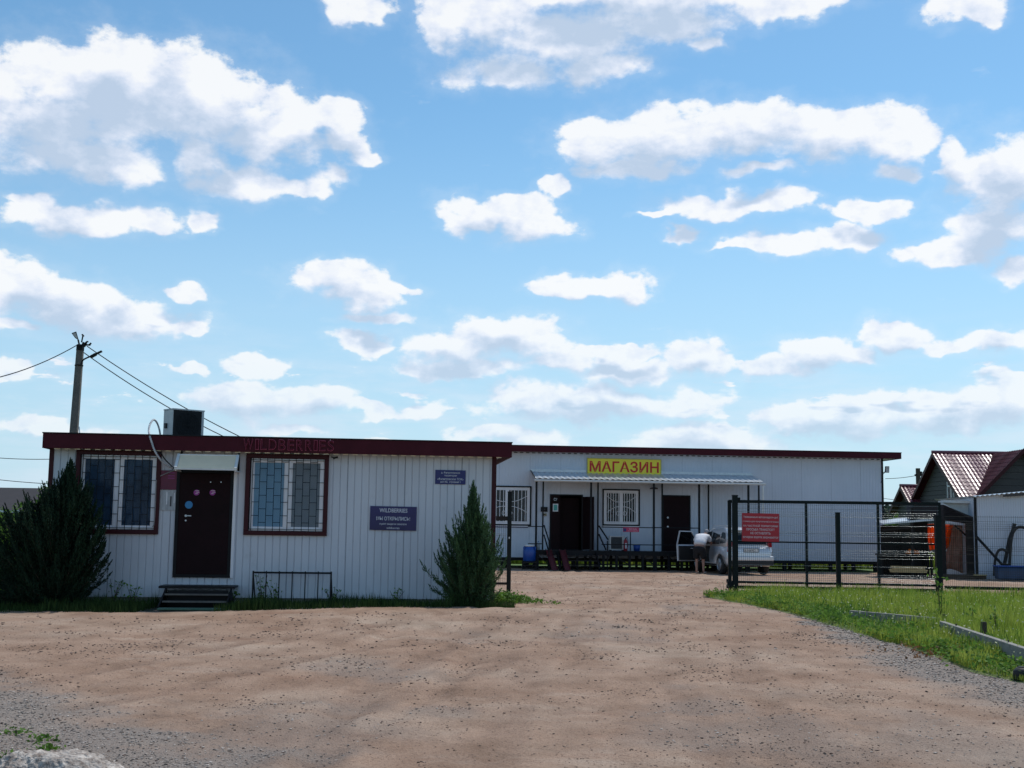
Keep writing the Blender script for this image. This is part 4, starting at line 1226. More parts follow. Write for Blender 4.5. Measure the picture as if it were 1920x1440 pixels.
# floodlight at right corner
p = P(1657, 886, -.02)
fl = thing('corner_floodlight', 'small floodlight with hanging wire on the right corner of the shop', 'lamp', p, 0)
MB().bar((0,0,-.02),(.02,-.16,.04), .03).build('arm', MT['black'], fl)
MB().hexa([(-.02,-.25,-.02),(.14,-.25,-.02),(.14,-.17,.0),(-.02,-.17,.0),(.02,-.16,.24),(.18,-.16,.24),(.18,-.10,.24),(.02,-.10,.24)]).build('housing', MT['black'], fl, bevel=.01)
MB().hexa([(.0,-.262,.0),(.12,-.262,.0),(.12,-.252,.0),(.0,-.252,.0),(.035,-.175,.22),(.155,-.175,.22),(.155,-.165,.22),(.035,-.165,.22)]).build('glass_front', MT['bulb'], fl)
MB().tube(smooth_path([(0,-.03,-.03),(-.08,-.05,-.15),(-.1,-.05,-.3),(-.14,-.05,-.42)]), .008, 5).build('wire', MT['black'], fl)
cw = MB().tube([S.w(*v) for v in [(sx0+1,-.02,S.at(960,988)[1]), (S.at(960,988)[0],-.02,S.at(960,988)[1]), (S.at(990,989)[0],-.02,S.at(960,988)[1])]], .02, 6).build('wall_conduit', MT['navy'], None)
tag(cw, 'thin dark conduit along the shop wall under the left barred window', 'pipe')
p = P(1226, 917, -.3)
ll = thing('porch_lamp', 'small flat lamp under the porch roof near the middle posts', 'lamp', p, S.ang)
MB().tube([(0,0,.0),(0,0,.05),(0,0,.07)], [.16,.15,.05], 16).build('shade', MT['siding'], ll, smooth=True); MB().bar((0,0,.06),(0,0,.2),.02).build('stem', MT['black'], ll)

# ================================================================== FENCE AND SLIDING GATE
GA = Frame(W(1368, 990, 30.9), W(1765, 990, 30.4))
def gp_(px, py, off=0.0): q = GA.at(px, py, off); return (q[0], off, q[1])
gate = thing('sliding_gate', 'dark green sliding gate of welded wire standing open right of the driveway', 'gate', GA.A, GA.ang)
ga0 = GA.at(1366, 1000)[0]; ga1 = GA.at(1764, 1000)[0]
gt_ = (GA.at(1390, 939)[1]+GA.at(1755, 946)[1])/2; gm_ = (GA.at(1400,1016.5)[1]+GA.at(1750,1020)[1])/2; gb_ = (GA.at(1400,1093)[1]+GA.at(1750,1096)[1])/2; gb2 = gb_-.125
for z, t, nm in ((gt_, .075, 'top_rail'), (gm_, .035, 'middle_rail'), (gb_, .06, 'bottom_rail'), (gb2, .08, 'bottom_rail')):
    MB().bar((ga0,0,z),(ga1,0,z), .05, t).build(nm, MT['green_metal'], gate)
for p, t in ((1368,.09),(1512,.06),(1647,.06),(1762,.07)):
    x = GA.at(p, 1000)[0]; MB().bar((x,.0,gb2-.02),(x,.0,gt_+.02), t, .048).build('stile', MT['green_metal'], gate)
rl = MB()
for z in (gb_+.02, gb2+.01): rl.tube([(ga0-.06,0,z),(ga0-.02,0,z)], .05, 10)
rl.build('guide_roller', MT['rubber'], gate)
def wire_panel(parent, x0, x1, z0, z1, y=-.045, step=.05, folds=(), rr=.0026, hm='mesh_h'):
    v = MB(); x = x0
    while x < x1:
        v.tube([(x,y,z0)]+[(x,y+dy,z) for zf_ in folds for z, dy in ((zf_-.05,0),(zf_,-.025),(zf_+.05,0))]+[(x,y,z1)], rr, 4, False); x += step
    v.build('vertical_wires', MT['mesh'], parent)
    h = MB(); z = z0+.03
    zs = [z0+.03, z1-.03]
    zz = z0+.2
    while zz < z1-.1: zs.append(zz); zz += .2
    for f in folds: zs += [f-.05, f, f+.05]
    for z in zs: h.tube([(x0,y-.006,z),(x1,y-.006,z)], rr*1.25, 10, False)
    h.build('horizontal_wires', MT[hm], parent, smooth=True)
GF = (gb2+.25, gm_-.25, gm_+.22, gt_-.30)
wire_panel(gate, ga0+.06, ga1-.05, gb2-.05, gt_-.04, folds=GF)
def post(name, label, px, pyt, w, Y, cat='fence post', base=1113, d=None, slope=0):
    b = W(px, base, Y); th = thing(name, label, cat, (b.x, b.y, 0), 0)
    zt = W(px, pyt, Y).z
    MB().box(-w/2, w/2, -(d or w)/2, (d or w)/2, -.1, zt-.01).build('post_body', MT['green_metal'], th, bevel=.006)
    MB().box(-w/2-.006, w/2+.006, -(d or w)/2-.006, (d or w)/2+.006, zt-.01, zt+.012).build('cap', MT['black'], th)
    return th, zt
gpst, zt = post('gate_post', 'thick dark green gate post at the left end of the gate beside the red sign', 1379, 929, .13, 30.72)
MB().bar((-.14,.0,1.93),(-.14,.0,.02), .07, .07).build('catch_bar', MT['green_metal'], gpst)
MB().box(.065,.13,-.03,.03,zt-.11,zt-.05).build('roller_bracket', MT['black'], gpst)
MB().box(-.2,-.07,-.05,.05,.16,.3).build('catch', MT['black'], gpst)
post('support_post', 'slim dark green post standing in the grass before the middle of the gate', 1573, 961.5, .10, 30.2)
p3, zt3 = post('fence_post', 'thick dark green post where the gate meets the right hand fence', 1761.5, 968, .14, 30.15)
# fixed wire fence to the right
FB = Frame(W(1768, 990, 30.15), W(1990, 990, 29.7))
fen = thing('wire_fence', 'fixed dark green wire fence running out of view to the right', 'fence', FB.A, FB.ang)
fL = FB.at(1990, 990)[0]; fz_ = FB.at(1850, 967)[1]; fb_ = FB.at(1850, 1103)[1]
MB().bar((0,0,fb_),(fL,0,fb_), .05, .075).build('bottom_rail', MT['green_metal'], fen)
wire_panel(fen, .03, fL, fb_, fz_, folds=(fb_+.3, fb_+.95, fz_-.25), hm='mesh')
MB().box(fL-.04, fL+.04, -.04, .04, -.1, fz_+.05).build('post_body', MT['green_metal'], fen)
# catcher post on the left of the driveway
cp, ztc = post('catch_post', 'dark green post with two short arms at the right end of the kiosk', 953.5, 922.5, .10, 29.0, base=1105)
for za, h in ((W(940,972,29).z, .10), (W(940,1094,29).z, .055)):
    MB().box(-.32,-.05,-.04,.04,za-h/2,za+h/2).build('arm', MT['timber'], cp)
MB().box(-.012,.012,-.056,-.05,W(954,1010,29).z,W(954,1009,29).z+.03).build('bolt', MT['galv'], cp)
FC = Frame(W(905, 990, 29.1), W(949, 990, 29.05))
f2 = thing('wire_fence', 'short wire fence panel between the kiosk and its dark green post', 'fence', FC.A, FC.ang)
wire_panel(f2, 0, FC.at(949,990)[0], FC.at(940,1100)[1], FC.at(940,983)[1], folds=(.6, 1.35), rr=.0024)

# red notice on the gate
lines = [('Уважаемые автовладельцы!', .92, .085, .36, .012), ('стоянка для покупателей магазина', .96, .070, .205, .010), ('на частной территории', .93, .085, .06, .018),
         ('просьба транспорт', .76, .085, -.075, .018), ('не оставлять', .54, .085, -.205, .018), ('вечером ворота закрываются', .94, .085, -.36, .012)]
lines = [(s.upper() if 1 < i < 5 else s, a, b, c, d) for i, (s, a, b, c, d) in enumerate(lines)]
plate('gate_notice', 'red notice with pale lettering fixed on the gate beside its post', 'sign', 1391, 962.5, 1461, 1015.5, MT['sign_red'], GA, lines, MT['pink_ink'], off=-.075, t=.008, tilt=R(.6))

# ================================================================== CAR
cr_ = R(10)
hx = Vector((-math.sin(cr_), math.cos(cr_), 0)); rx = Vector((math.cos(cr_), math.sin(cr_), 0))
rl_ = W(1364, 1040, 42.5)
CO = Vector((rl_.x, rl_.y, 0)) + rx*.85
car = thing('parked_car', 'silver compact off-roader parked at the porch with its left front door open', 'car', CO, cr_)

def loft(stations, mb, caps=True, close=True):
    n = len(stations[0]); b = len(mb.v)
    for s in stations: mb.v += s
    for i in range(len(stations)-1):
        for k in range(n):
            k2 = (k+1) % n
            mb.f.append((b+i*n+k, b+i*n+k2, b+(i+1)*n+k2, b+(i+1)*n+k)); mb.mi.append(0)
    mb.f.append(tuple(b+k for k in range(n))[::-1]); mb.mi.append(0)
    e = b+(len(stations)-1)*n; mb.f.append(tuple(e+k for k in range(n))); mb.mi.append(0)
    return mb
def body_sec(y, w, zb, zs, zt, crown=.0):
    h = [(.0, zb), (w*.86, zb), (w*.97, zb+.10), (w, zs-.18), (w*.995, zs), (w*.93, zt-.03), (w*.80, zt+crown*.4), (.0, zt+crown)]
    pts = [(x, y, z) for x, z in h] + [(-x, y, z) for x, z in h[-2:0:-1]]
    return pts
st = [body_sec(-.02,.70,.42,.70,.92), body_sec(.03,.80,.34,.72,.98), body_sec(.16,.845,.30,.76,1.02), body_sec(.9,.85,.28,.78,1.04), body_sec(2.0,.85,.28,.76,1.02),
      body_sec(2.85,.85,.28,.74,.99,.02), body_sec(3.4,.84,.28,.72,.93,.05), body_sec(3.85,.80,.30,.68,.84,.05), body_sec(4.05,.70,.36,.62,.74,.03)]
body = loft(st, MB()).build('body', MT['carpaint'], car, smooth=True)
bpy.context.view_layer.update()
cut = MB()
for y in (.80, 3.28):
    cut.tube([(-1.2,y,.34),(1.2,y,.34)], .375, 28)
cutter = cut.build('cutter', MT['plastic'])
cutter.parent = car
dcut = MB().box(-.95, -.30, 1.92, 2.92, .40, 1.2).build('cutter', MT['plastic']); dcut.parent = car
bpy.context.view_layer.update()
for c in (cutter, dcut):
    m = body.modifiers.new('arch', 'BOOLEAN'); m.operation = 'DIFFERENCE'; m.solver = 'EXACT'; m.object = c
evaluated(body)
for c in (cutter, dcut): bpy.data.objects.remove(c)
MB().box(-.80, .80, .45, 3.75, .30, .60).build('underbody', MT['plastic'], car)
MB().box(-.62, .62, 1.7, 2.95, .5, .96).build('cabin_floor', MT['plastic'], car)
# greenhouse
def gh(y, w0, w1, zt):
    h = [(0, .98), (w0, .98), (w1, zt-.06), (w1-.08, zt), (0, zt+.015)]
    return [(x, y, z) for x, z in h] + [(-x, y, z) for x, z in h[-2:0:-1]]
def gsec(y0, y1, w0, w1, zt):      # slanted section: base at y0, top at y1
    h = [(0, .97, y0), (w0, .97, y0), (w1+.02, zt-.13, y0+(y1-y0)*.82), (w1-.03, zt-.02, y1), (0, zt+.01, y1)]
    return [(x, y, z) for x, z, y in h] + [(-x, y, z) for x, z, y in h[-2:0:-1]]
gs = [gsec(.10,.34,.72,.60,1.52), gsec(.22,.48,.80,.66,1.60), gsec(1.0,1.0,.80,.67,1.645), gsec(1.9,1.9,.80,.67,1.63), gsec(2.7,2.25,.80,.66,1.58), gsec(3.12,2.42,.76,.62,1.54)]
loft(gs, MB()).build('roof', MT['carpaint'], car, smooth=True)
def side_quad(s, pts, t=.004):
    vs = [(s*(.80-(z-.98)*(.13/.55)+.012), y, z) for y, z in pts]; vs2 = [(x-s*.02, y, z) for x, y, z in vs]
    n = len(pts); fs = [tuple(range(n)), tuple(range(n, 2*n))[::-1]] + [(i, i+n, (i+1) % n + n, (i+1) % n) for i in range(n)]
    return MB().add(vs+vs2, fs)
for s in (-1, 1):
    side_quad(s, [(.42,1.10),(.98,1.06),(.98,1.47),(.62,1.45)]).build('side_window', MT['car_glass'], car)
    side_quad(s, [(1.04,1.05),(1.86,1.04),(1.86,1.49),(1.04,1.48)]).build('side_window', MT['car_glass'], car)
    side_quad(s, [(1.96,1.04),(2.80,1.02),(2.34,1.46),(1.96,1.49)]).build('side_window', MT['car_glass'] if s > 0 else MT['plastic'], car)  # left one: black panel painted in for the dark interior of the open doorway
    MB().tube([(s*.62,.45,1.63),(s*.63,.6,1.69),(s*.63,2.0,1.69),(s*.62,2.2,1.63)], .016, 8).build('roof_rail', MT['galv'], car)
# rear window, tail gate details
MB().hexa([(-.60,.085,1.06),(.60,.085,1.06),(.60,.12,1.06),(-.60,.12,1.06),(-.53,.27,1.44),(.53,.27,1.44),(.53,.31,1.44),(-.53,.31,1.44)]).build('rear_window', MT['car_glass'], car)
MB().box(-.60,.60,.22,.40,1.53,1.57).build('spoiler', MT['carpaint'], car, bevel=.01)
for s in (-1, 1):
    tl = MB().hexa([(s*.66,-.015,.80),(s*.83,.10,.80),(s*.80,.16,.80),(s*.64,.05,.80),(s*.64,.015,1.16),(s*.80,.12,1.16),(s*.78,.18,1.16),(s*.62,.08,1.16)]).build('tail_lamp', MT['lamp_red'], car, bevel=.012)
    MB().hexa([(s*.67,-.022,.84),(s*.815,.08,.84),(s*.80,.12,.84),(s*.66,.03,.84),(s*.665,-.014,.97),(s*.812,.086,.97),(s*.80,.12,.97),(s*.66,.04,.97)]).build('reverse_light', MT['lamp_clear'], tl)
    MB().box(s*.80-.02,s*.80+.02, .0,.02,.50,.53).build('reflector', MT['lamp_red'], car)
MB().box(-.80,.80,-.09,.14,.34,.50).build('lower_bumper', MT['plastic'], car, bevel=.03)
MB().box(-.81,.81,-.075,.15,.50,.66).build('bumper', MT['carpaint'], car, bevel=.035)
np_ = MB().box(-.26,.26,-.038,-.022,.80,.915).build('number_plate', MT['white'], car)
ring(MB(), -.275,.275,.79,.925,.012,-.045,-.03).build('plate_frame', MT['black'], np_)
put_text('А 318 КС', -.05, -.0395, .857, np_, MT['black'], width=.38, height=.075, extrude=.0008, name='print')
MB().box(-.62,.62,-.045,-.02,.965,1.0).build('chrome_strip', MT['galv'], car, bevel=.004)
MB().tube([(.35,-.05,.34),(.35,.2,.34)], .03, 10).build('exhaust', MT['galv'], car)
tyre_m = None
for i, (s, y) in enumerate([(-1,.80),(1,.80),(-1,3.28),(1,3.28)]):
    prof = [(.205,.0),(.30,.005),(.335,.03),(.345,.09),(.345,.13),(.335,.19),(.30,.215),(.205,.22)]
    if tyre_m is None:
        mb = MB(); nn = 30
        for k in range(nn):
            t = 2*PI*k/nn; mb.v += [(w_-.11, r_*math.cos(t), r_*math.sin(t)) for r_, w_ in prof]
        for k in range(nn):
            for j in range(len(prof)):
                j2 = (j+1) % len(prof); mb.f.append((k*8+j, k*8+j2, ((k+1)%nn)*8+j2, ((k+1)%nn)*8+j)); mb.mi.append(0)
        tyre_m = mb.mesh('wheel', MT['rubber'])
        rb_ = MB().tube([(-.10,0,0),(-.06,0,0)], .205, 28); rb_.tube([(-.115,0,0),(-.09,0,0)], .05, 14)
        for k in range(5):
            t = 2*PI*k/5; 
            for d in (-.12, .12): rb_.bar((-.108, .04*math.cos(t), .04*math.sin(t)), (-.100, .195*math.cos(t+d), .195*math.sin(t+d)), .032, .022)
        rb_.tube([(-.112,.197*math.cos(t),.197*math.sin(t)) for t in np.linspace(0,2*PI,29)], .012, 6, False)
        rim_m = rb_.mesh('rim', [MT['alloy']])
        dk = MB().tube([(-.075,0,0),(-.058,0,0)], .19, 24).mesh('brake_disc', MT['plastic'])
    w_ = link_mesh('wheel', tyre_m, car); w_.location = (s*.755, y, .345)
    if s > 0: w_.rotation_euler = (0, 0, PI)
    if i in (2, 3): w_.rotation_euler.z += R(-6)
    link_mesh('rim', rim_m, w_)
# open front door, hinged ahead
dth = R(-70)
dg_ = bpy.data.objects.new('door', None)
dm = MB()
dm.hexa([(-.03,-1.02,.40),(.03,-1.02,.40),(.03,0,.40),(-.03,0,.40),(-.05,-1.04,.98),(.01,-1.04,.98),(.01,0,.98),(-.05,0,.98)])
dpan = dm.build('door', MT['carpaint'], car, bevel=.02, label='open left front door')
dpan.location = (-.86, 2.92, 0); dpan.rotation_euler = (0, 0, dth)
fr_ = MB()
for a, b in [((-.02,-1.02,.98),(.09,-.98,1.48)), ((.09,-.98,1.48),(.09,-.45,1.47)), ((.09,-.45,1.47),(-.02,-.02,.98)), ((-.02,-1.02,.985),(-.02,-.02,.985))]:
    fr_.bar(a, b, .045, .035)
fr_.build('window_frame', MT['carpaint'], dpan)
MB().add([(-.01,-.99,1.0),(.08,-.95,1.46),(.08,-.46,1.46),(-.01,-.05,1.0),(-.014,-.99,1.0),(.076,-.95,1.46),(.076,-.46,1.46),(-.014,-.05,1.0)], [(0,1,2,3),(7,6,5,4)]).build('door_glass', MT['car_glass'], dpan)
MB().hexa([(.032,-.97,.44),(.06,-.97,.44),(.06,-.06,.44),(.032,-.06,.44),(.012,-.97,.95),(.05,-.97,.95),(.05,-.06,.95),(.012,-.06,.95)]).build('door_card', MT['plastic'], dpan)
MB().bar((.065,-.45,.86),(.065,-.25,.86), .03).build('inner_handle', MT['galv'], dpan)
MB().box(-.22,-.05,-.16,-.06,.98,1.12).build('mirror', MT['carpaint'], dpan, bevel=.02)
# seats and wheel inside
for x in (-.38, .38):
    MB().box(x-.22,x+.22,1.75,2.3,.6,.74).hexa([(x-.22,1.62,.7),(x+.22,1.62,.7),(x+.22,1.78,.7),(x-.22,1.78,.7),(x-.17,1.48,1.3),(x+.17,1.48,1.3),(x+.17,1.58,1.3),(x-.17,1.58,1.3)]).build('seat', MT['plastic'], car, bevel=.03)

# ================================================================== PERSON
def skin(name, pts, edges, radii, m, parent=None, sub=2, root=0):
    me = bpy.data.meshes.new(name); me.from_pydata([tuple(p) for p in pts], edges, []); me.update()
    o = bpy.data.objects.new(name, me); col.objects.link(o)
    if parent: o.parent = parent
    md = o.modifiers.new('skin', 'SKIN'); md.use_smooth_shade = True
    for i, r in enumerate(radii):
        sv = me.skin_vertices[0].data[i]; sv.radius = r if isinstance(r, tuple) else (r, r); sv.use_root = (i == root)
    ms = o.modifiers.new('sub', 'SUBSURF'); ms.levels = sub; ms.render_levels = sub
    evaluated(o, name); o.data.materials.clear(); o.data.materials.append(m)
    o.data.polygons.foreach_set('use_smooth', [True]*len(o.data.polygons))
    return o
pl = W(1313, 1072, 43.9)
per = thing('person', 'person in white t-shirt and black shorts bending into the open car door', 'person', (pl.x, pl.y, 0), R(-22))
# local frame: +y is where the person faces (away from the camera), x to their right
J = [(0,-.12,.93),(0,-.03,1.08),(.01,.16,1.22),(.02,.34,1.30),(.03,.44,1.33),(.07,.51,1.37),(.10,.60,1.42),         # 0-6 pelvis..head
     (-.10,-.11,.89),(-.12,-.02,.50),(-.12,-.04,.09),(-.12,.0,.045),(-.14,.14,.03),                         # 7-11 left leg
     (.10,-.11,.89),(.11,.0,.50),(.12,.0,.09),(.12,.04,.045),(.13,.18,.03),                               # 12-16 right
     (-.18,.33,1.28),(-.30,.40,1.06),(-.26,.55,.86),(-.25,.60,.81),                                        # 17-20 left arm
     (.20,.34,1.28),(.30,.46,1.08),(.25,.68,1.0),(.24,.76,.99)]
Eg = [(0,1),(1,2),(2,3),(3,4),(4,5),(5,6),(0,7),(7,8),(8,9),(9,10),(10,11),(0,12),(12,13),(13,14),(14,15),(15,16),(3,17),(17,18),(18,19),(19,20),(3,21),(21,22),(22,23),(23,24)]
rad = [(.15,.12),(.15,.115),(.165,.12),(.15,.10),(.06,.06),(.085,.095),(.075,.085),.085,.06,.04,.042,.03,.085,.06,.04,.042,.03,.06,.046,.033,.028,.06,.046,.033,.028]
bodyp = skin('body', J, Eg, rad, MT['skin'], per)
# fingers: five short chains per hand
for (hb_, dirv, s) in [((-.25,.60,.81), Vector((.02,.35,-.93)), -1), ((.24,.76,.99), Vector((0,.95,-.3)), 1)]:
    dirv.normalize(); side = Vector((1,0,0)); pts = [Vector(hb_)]; ed = []; rr_ = [.024]
    for k, (off, ln) in enumerate([(-.030,.065),(-.010,.078),(.010,.074),(.028,.058)]):
        a = Vector(hb_)+dirv*.055+side*off; b = a+dirv*ln*.55; c = b+(dirv+Vector((0,0,-.5))).normalized()*ln*.5
        i = len(pts); pts += [a, b, c]; ed += [(0,i),(i,i+1),(i+1,i+2)]; rr_ += [.011,.009,.008]
    i = len(pts); a = Vector(hb_)+dirv*.02-side*.035*s; pts += [a, a+dirv*.045-side*.02*s]; ed += [(0,i),(i,i+1)]; rr_ += [.012,.010]
    skin('hand', pts, ed, rr_, MT['skin'], bodyp, 1)
skin('t_shirt', [(0,-.10,.97),(0,-.03,1.08),(.01,.16,1.23),(.02,.33,1.31),(.025,.40,1.335),(-.18,.33,1.29),(-.285,.385,1.11),(.20,.34,1.29),(.285,.44,1.12)],
     [(0,1),(1,2),(2,3),(3,4),(3,5),(5,6),(3,7),(7,8)], [(.235,.175),(.235,.18),(.25,.175),(.22,.14),(.085,.085),(.105,.10),(.09,.085),(.105,.10),(.09,.085)], MT['shirt'], per)
skin('shorts', [(0,-.11,.99),(0,-.13,.89),(-.11,-.09,.78),(-.135,-.02,.50),(.11,-.09,.78),(.13,-.01,.50)], [(0,1),(1,2),(2,3),(1,4),(4,5)], [(.215,.17),(.225,.18),.14,.115,.14,.115], MT['shorts'], per)
skin('hair', [(.085,.52,1.44),(.10,.59,1.50),(.105,.66,1.48)], [(0,1),(1,2)], [(.085,.09),(.092,.09),(.07,.07)], MT['hair'], per, 2)
for s, y in ((-1, .05), (1, .09)):
    skin('shoe', [(s*.125,y-.09,.045),(s*.13,y+.05,.045),(s*.138,y+.15,.035)], [(0,1),(1,2)], [(.045,.042),(.05,.042),(.042,.03)], MT['casing'], per, 1)

# ================================================================== RIGHT HAND YARD
# white shed
WS = Frame(W(1829, 990, 42.3), W(2010, 990, 42.0))
ws = thing('white_shed', 'white ribbed shed at the right edge with hoses leaning on it', 'shed', WS.A, WS.ang)
wl = WS.at(2010, 990)[0]
za = WS.at(1829, 932)[1]; zb_ = WS.at(1920, 924)[1]; sl = (zb_-za)/WS.at(1920,990)[0]
x = 0
pan = 0
while x < wl-.02:
    mb = MB(); xe = min(x+.96, wl)
    xx = x
    while xx < xe-.01:
        x2 = min(xx+.08, xe)
        for (a, b, ya, yb) in ((xx, xx+.058, 0, 0), (xx+.058, xx+.064, 0, .012), (xx+.064, xx+.074, .012, .012), (xx+.074, x2, .012, 0)):
            mb.add([(a,ya,-.02),(b,yb,-.02),(b,yb,za+sl*b),(a,ya,za+sl*a)], [(0,1,2,3)])
        xx = x2
    mb.build('wall_panel', MT['wall2'], ws); x = xe
MB().add([(0,0.02,-.02),(0,5,-.02),(0,5,za),(0,0.02,za)], [(0,3,2,1)]).build('side_wall', MT['wall2'], ws)
MB().hexa([(0,.02,za-.02),(wl,.02,za+sl*wl-.02),(wl,5,za+sl*wl-.02),(0,5,za-.02),(0,.02,za-.01),(wl,.02,za+sl*wl-.01),(wl,5,za+sl*wl-.01),(0,5,za-.01)]).build('ceiling', MT['room'], ws)
mb = MB(); vs = []; fs = []
for j, xx in enumerate(np.arange(-.12, wl, .04)):
    h = .02*math.sin(xx*2*PI/.16)+za+sl*xx+.03
    vs += [(xx,-.25,h),(xx,5.1,h),(xx,-.25,h-.012),(xx,5.1,h-.012)]
    if j: b = 4*j; fs += [(b-4,b,b+1,b-3),(b-2,b-1,b+3,b+2),(b-4,b-2,b+2,b)]
mb.add(vs, fs).build('roof_sheet', MT['galv'], ws)
MB().hexa([(.9,-.22,za+sl*.9-.08),(wl,-.22,za+sl*wl-.13),(wl,-.19,za+sl*wl-.13),(.9,-.19,za+sl*.9-.08),(.9,-.22,za+sl*.9-.005),(wl,-.22,za+sl*wl-.005),(wl,-.19,za+sl*wl-.005),(.9,-.19,za+sl*.9-.005)]).build('fascia', MT['siding'], ws)
MB().box(-.03,.05,-.03,.03,-.02,za-.02).build('corner_trim', MT['black'], ws)
def wp(px, py, off=-.2): q = WS.at(px, py, off); return WS.w(q[0], off, q[1])
# hoses and tank
def hose_thing(name, label, pts, r, offs=-.25):
    ps = smooth_path([wp(*p) if len(p) == 3 else wp(p[0], p[1], offs) for p in pts], 6)
    th = thing(name, label, 'hose', ps[0]); MB().tube([p-ps[0] for p in ps], r, 8).build('hose_body', MT['rubber'], th, smooth=True)
    MB().tube([Vector((0,0,0)), (ps[1]-ps[0])*-.6], r*1.25, 8).build('fitting', MT['plastic'], th)
hose_thing('black_hose', 'thick black hose rising steeply out of the blue tank at the white shed', [(1902,983),(1899,995),(1893,1010),(1889,1030),(1884,1055),(1880,1072)], .065)
hose_thing('black_hose', 'black hose arching over to the right beside the white shed', [(1925,992),(1915,988),(1905,991),(1898,1003),(1895,1025),(1893,1060)], .05, -.4)
hose_thing('black_hose', 'low black hose looped left of the blue tank down to the ground', [(1888,1035),(1880,1030),(1872,1033),(1867,1045),(1865,1062),(1864,1080)], .045, -.45)
pq = [wp(1829,1004,-.2), wp(1882,1062,-.6)]
pole_ = thing('leaning_pole', 'dark pole leaning diagonally from the lean-to down to the blue tank', 'pole', pq[0])
MB().tube([(0,0,0), pq[1]-pq[0]], .045, 8).build('pole_body', MT['black'], pole_); MB().tube([(pq[1]-pq[0])*.97, (pq[1]-pq[0])*1.02], .055, 8).build('end_cap', MT['rubber'], pole_)
tk = thing('blue_tank', 'low wide dark blue tank standing before the white shed', 'tank', wp(1900, 1086, -.6).xy.to_3d(), WS.ang)
MB().box(-.62,.9,-.45,.0,.04,.46).build('tank_body', mat('old_blue_tank', (.01,.05,.13), (.008,.035,.09), rough=.5, scale=4), tk, bevel=.05)
MB().box(-.66,.94,-.49,.04,.46,.50).build('rim', MT['blue'], tk, bevel=.01); MB().tube([(-.3,-.2,.5),(-.3,-.2,.56)], .09, 14).build('cap', MT['black'], tk)

# open lean-to
LT = Frame(W(1660, 990, 43.0), W(1833, 990, 42.6))
lt2 = thing('lean_to', 'dark open timber lean-to with sloping roof beside the white shed', 'shed', LT.A, LT.ang)
def lp(px, py, off=0.0): q = LT.at(px, py, off); return Vector((q[0], off, q[1]))
xl = lp(1712, 950).x; xr = lp(1826, 950).x
zt0 = lp(1730, 946).z; zt1 = lp(1822, 972).z
# front verge: slopes down to the right, roof slab behind
MB().hexa([(xl,-.1,zt0-.50),(xr,-.1,zt1-.10),(xr,1.2,zt1-.10),(xl,1.2,zt0-.50),(xl,-.1,zt0),(lp(1768,946).x,-.1,zt0),(lp(1768,946).x,1.2,zt0),(xl,1.2,zt0)]).build('roof', MT['darkroof'], lt2)
MB().add([(lp(1768,946).x,-.1,zt0),(xr+.05,-.1,zt1),(xr+.05,1.2,zt1),(lp(1768,946).x,1.2,zt0),(lp(1768,946).x,-.1,zt0-.5),(xr+.05,-.1,zt1-.18),(xr+.05,1.2,zt1-.18),(lp(1768,946).x,1.2,zt0-.5)], [(0,1,2,3),(4,7,6,5),(0,4,5,1),(1,5,6,2),(2,6,7,3)]).build('roof', MT['darkroof'], lt2)
for px, w in ((1822, .30), (1712, .07), (1770, .16)):
    p = lp(px, 1080); MB().box(p.x-w/2, p.x+w/2, -.08, .10, -.05, (zt1 if px > 1800 else zt0)-.12).build('post', MT['timber'], lt2)
nb = 20; xw = lp(1661, 1000).x; zlow = lp(1700, 985).z
for i in range(nb):
    x = xw+(xr-xw)*i/nb
    if x > lp(1736, 1000, 1.1).x: continue
    MB().box(x+.003, x+(xr-xw)/nb-.003, 1.1+random.uniform(0,.015), 1.15, -.05, (zt1-.05) if x > xl else zlow).build('wall_board', MT['timber'], lt2)
MB().box(lp(1700,1000).x, lp(1737,1000).x, .9, 1.0, .25, lp(1700, 998).z).build('side_panel', MT['timber'], lt2)
MB().bar(lp(1790,985,.3), lp(1818,1010,.3), .05).build('brace', MT['timber'], lt2)
MB().bar(lp(1655,994,-.05), lp(1760,984,-.05), .05, .06).build('beam', MT['timber'], lt2)
aw = MB(); a = lp(1655, 982.5, -.1); b = lp(1757, 974, -.1)
aw.hexa([(a.x,-.1,a.z-.02),(b.x,-.1,b.z-.03),(b.x,1.5,b.z+.05),(a.x,1.5,a.z+.06),(a.x,-.1,a.z+.02),(b.x,-.1,b.z+.06),(b.x,1.5,b.z+.16),(a.x,1.5,a.z+.12)])
aw.build('awning_sheet', MT['galv'], lt2)
# pale gable sheet above the roof
g0 = lp(1767, 942, .5); g1 = lp(1828, 944, .5); g2 = lp(1828, 971, .5)
gbx = thing('pale_gable_panel', 'white triangular panel between the lean-to roof and the grey house', 'panel', LT.w(0,0,0), LT.ang)
MB().add([(g0.x,.5,g0.z),(g1.x,.5,g1.z),(g2.x,.5,g2.z-.1),(g0.x,.55,g0.z),(g1.x,.55,g1.z),(g2.x,.55,g2.z-.1)], [(0,2,1),(3,4,5),(0,1,4,3),(1,2,5,4),(2,0,3,5)]).build('panel', MT['white'], gbx)
MB().bar((g0.x-.05,.42,g0.z+.03),(g1.x+.02,.42,g1.z+.03), .28, .08).build('capping', MT['white'], gbx)
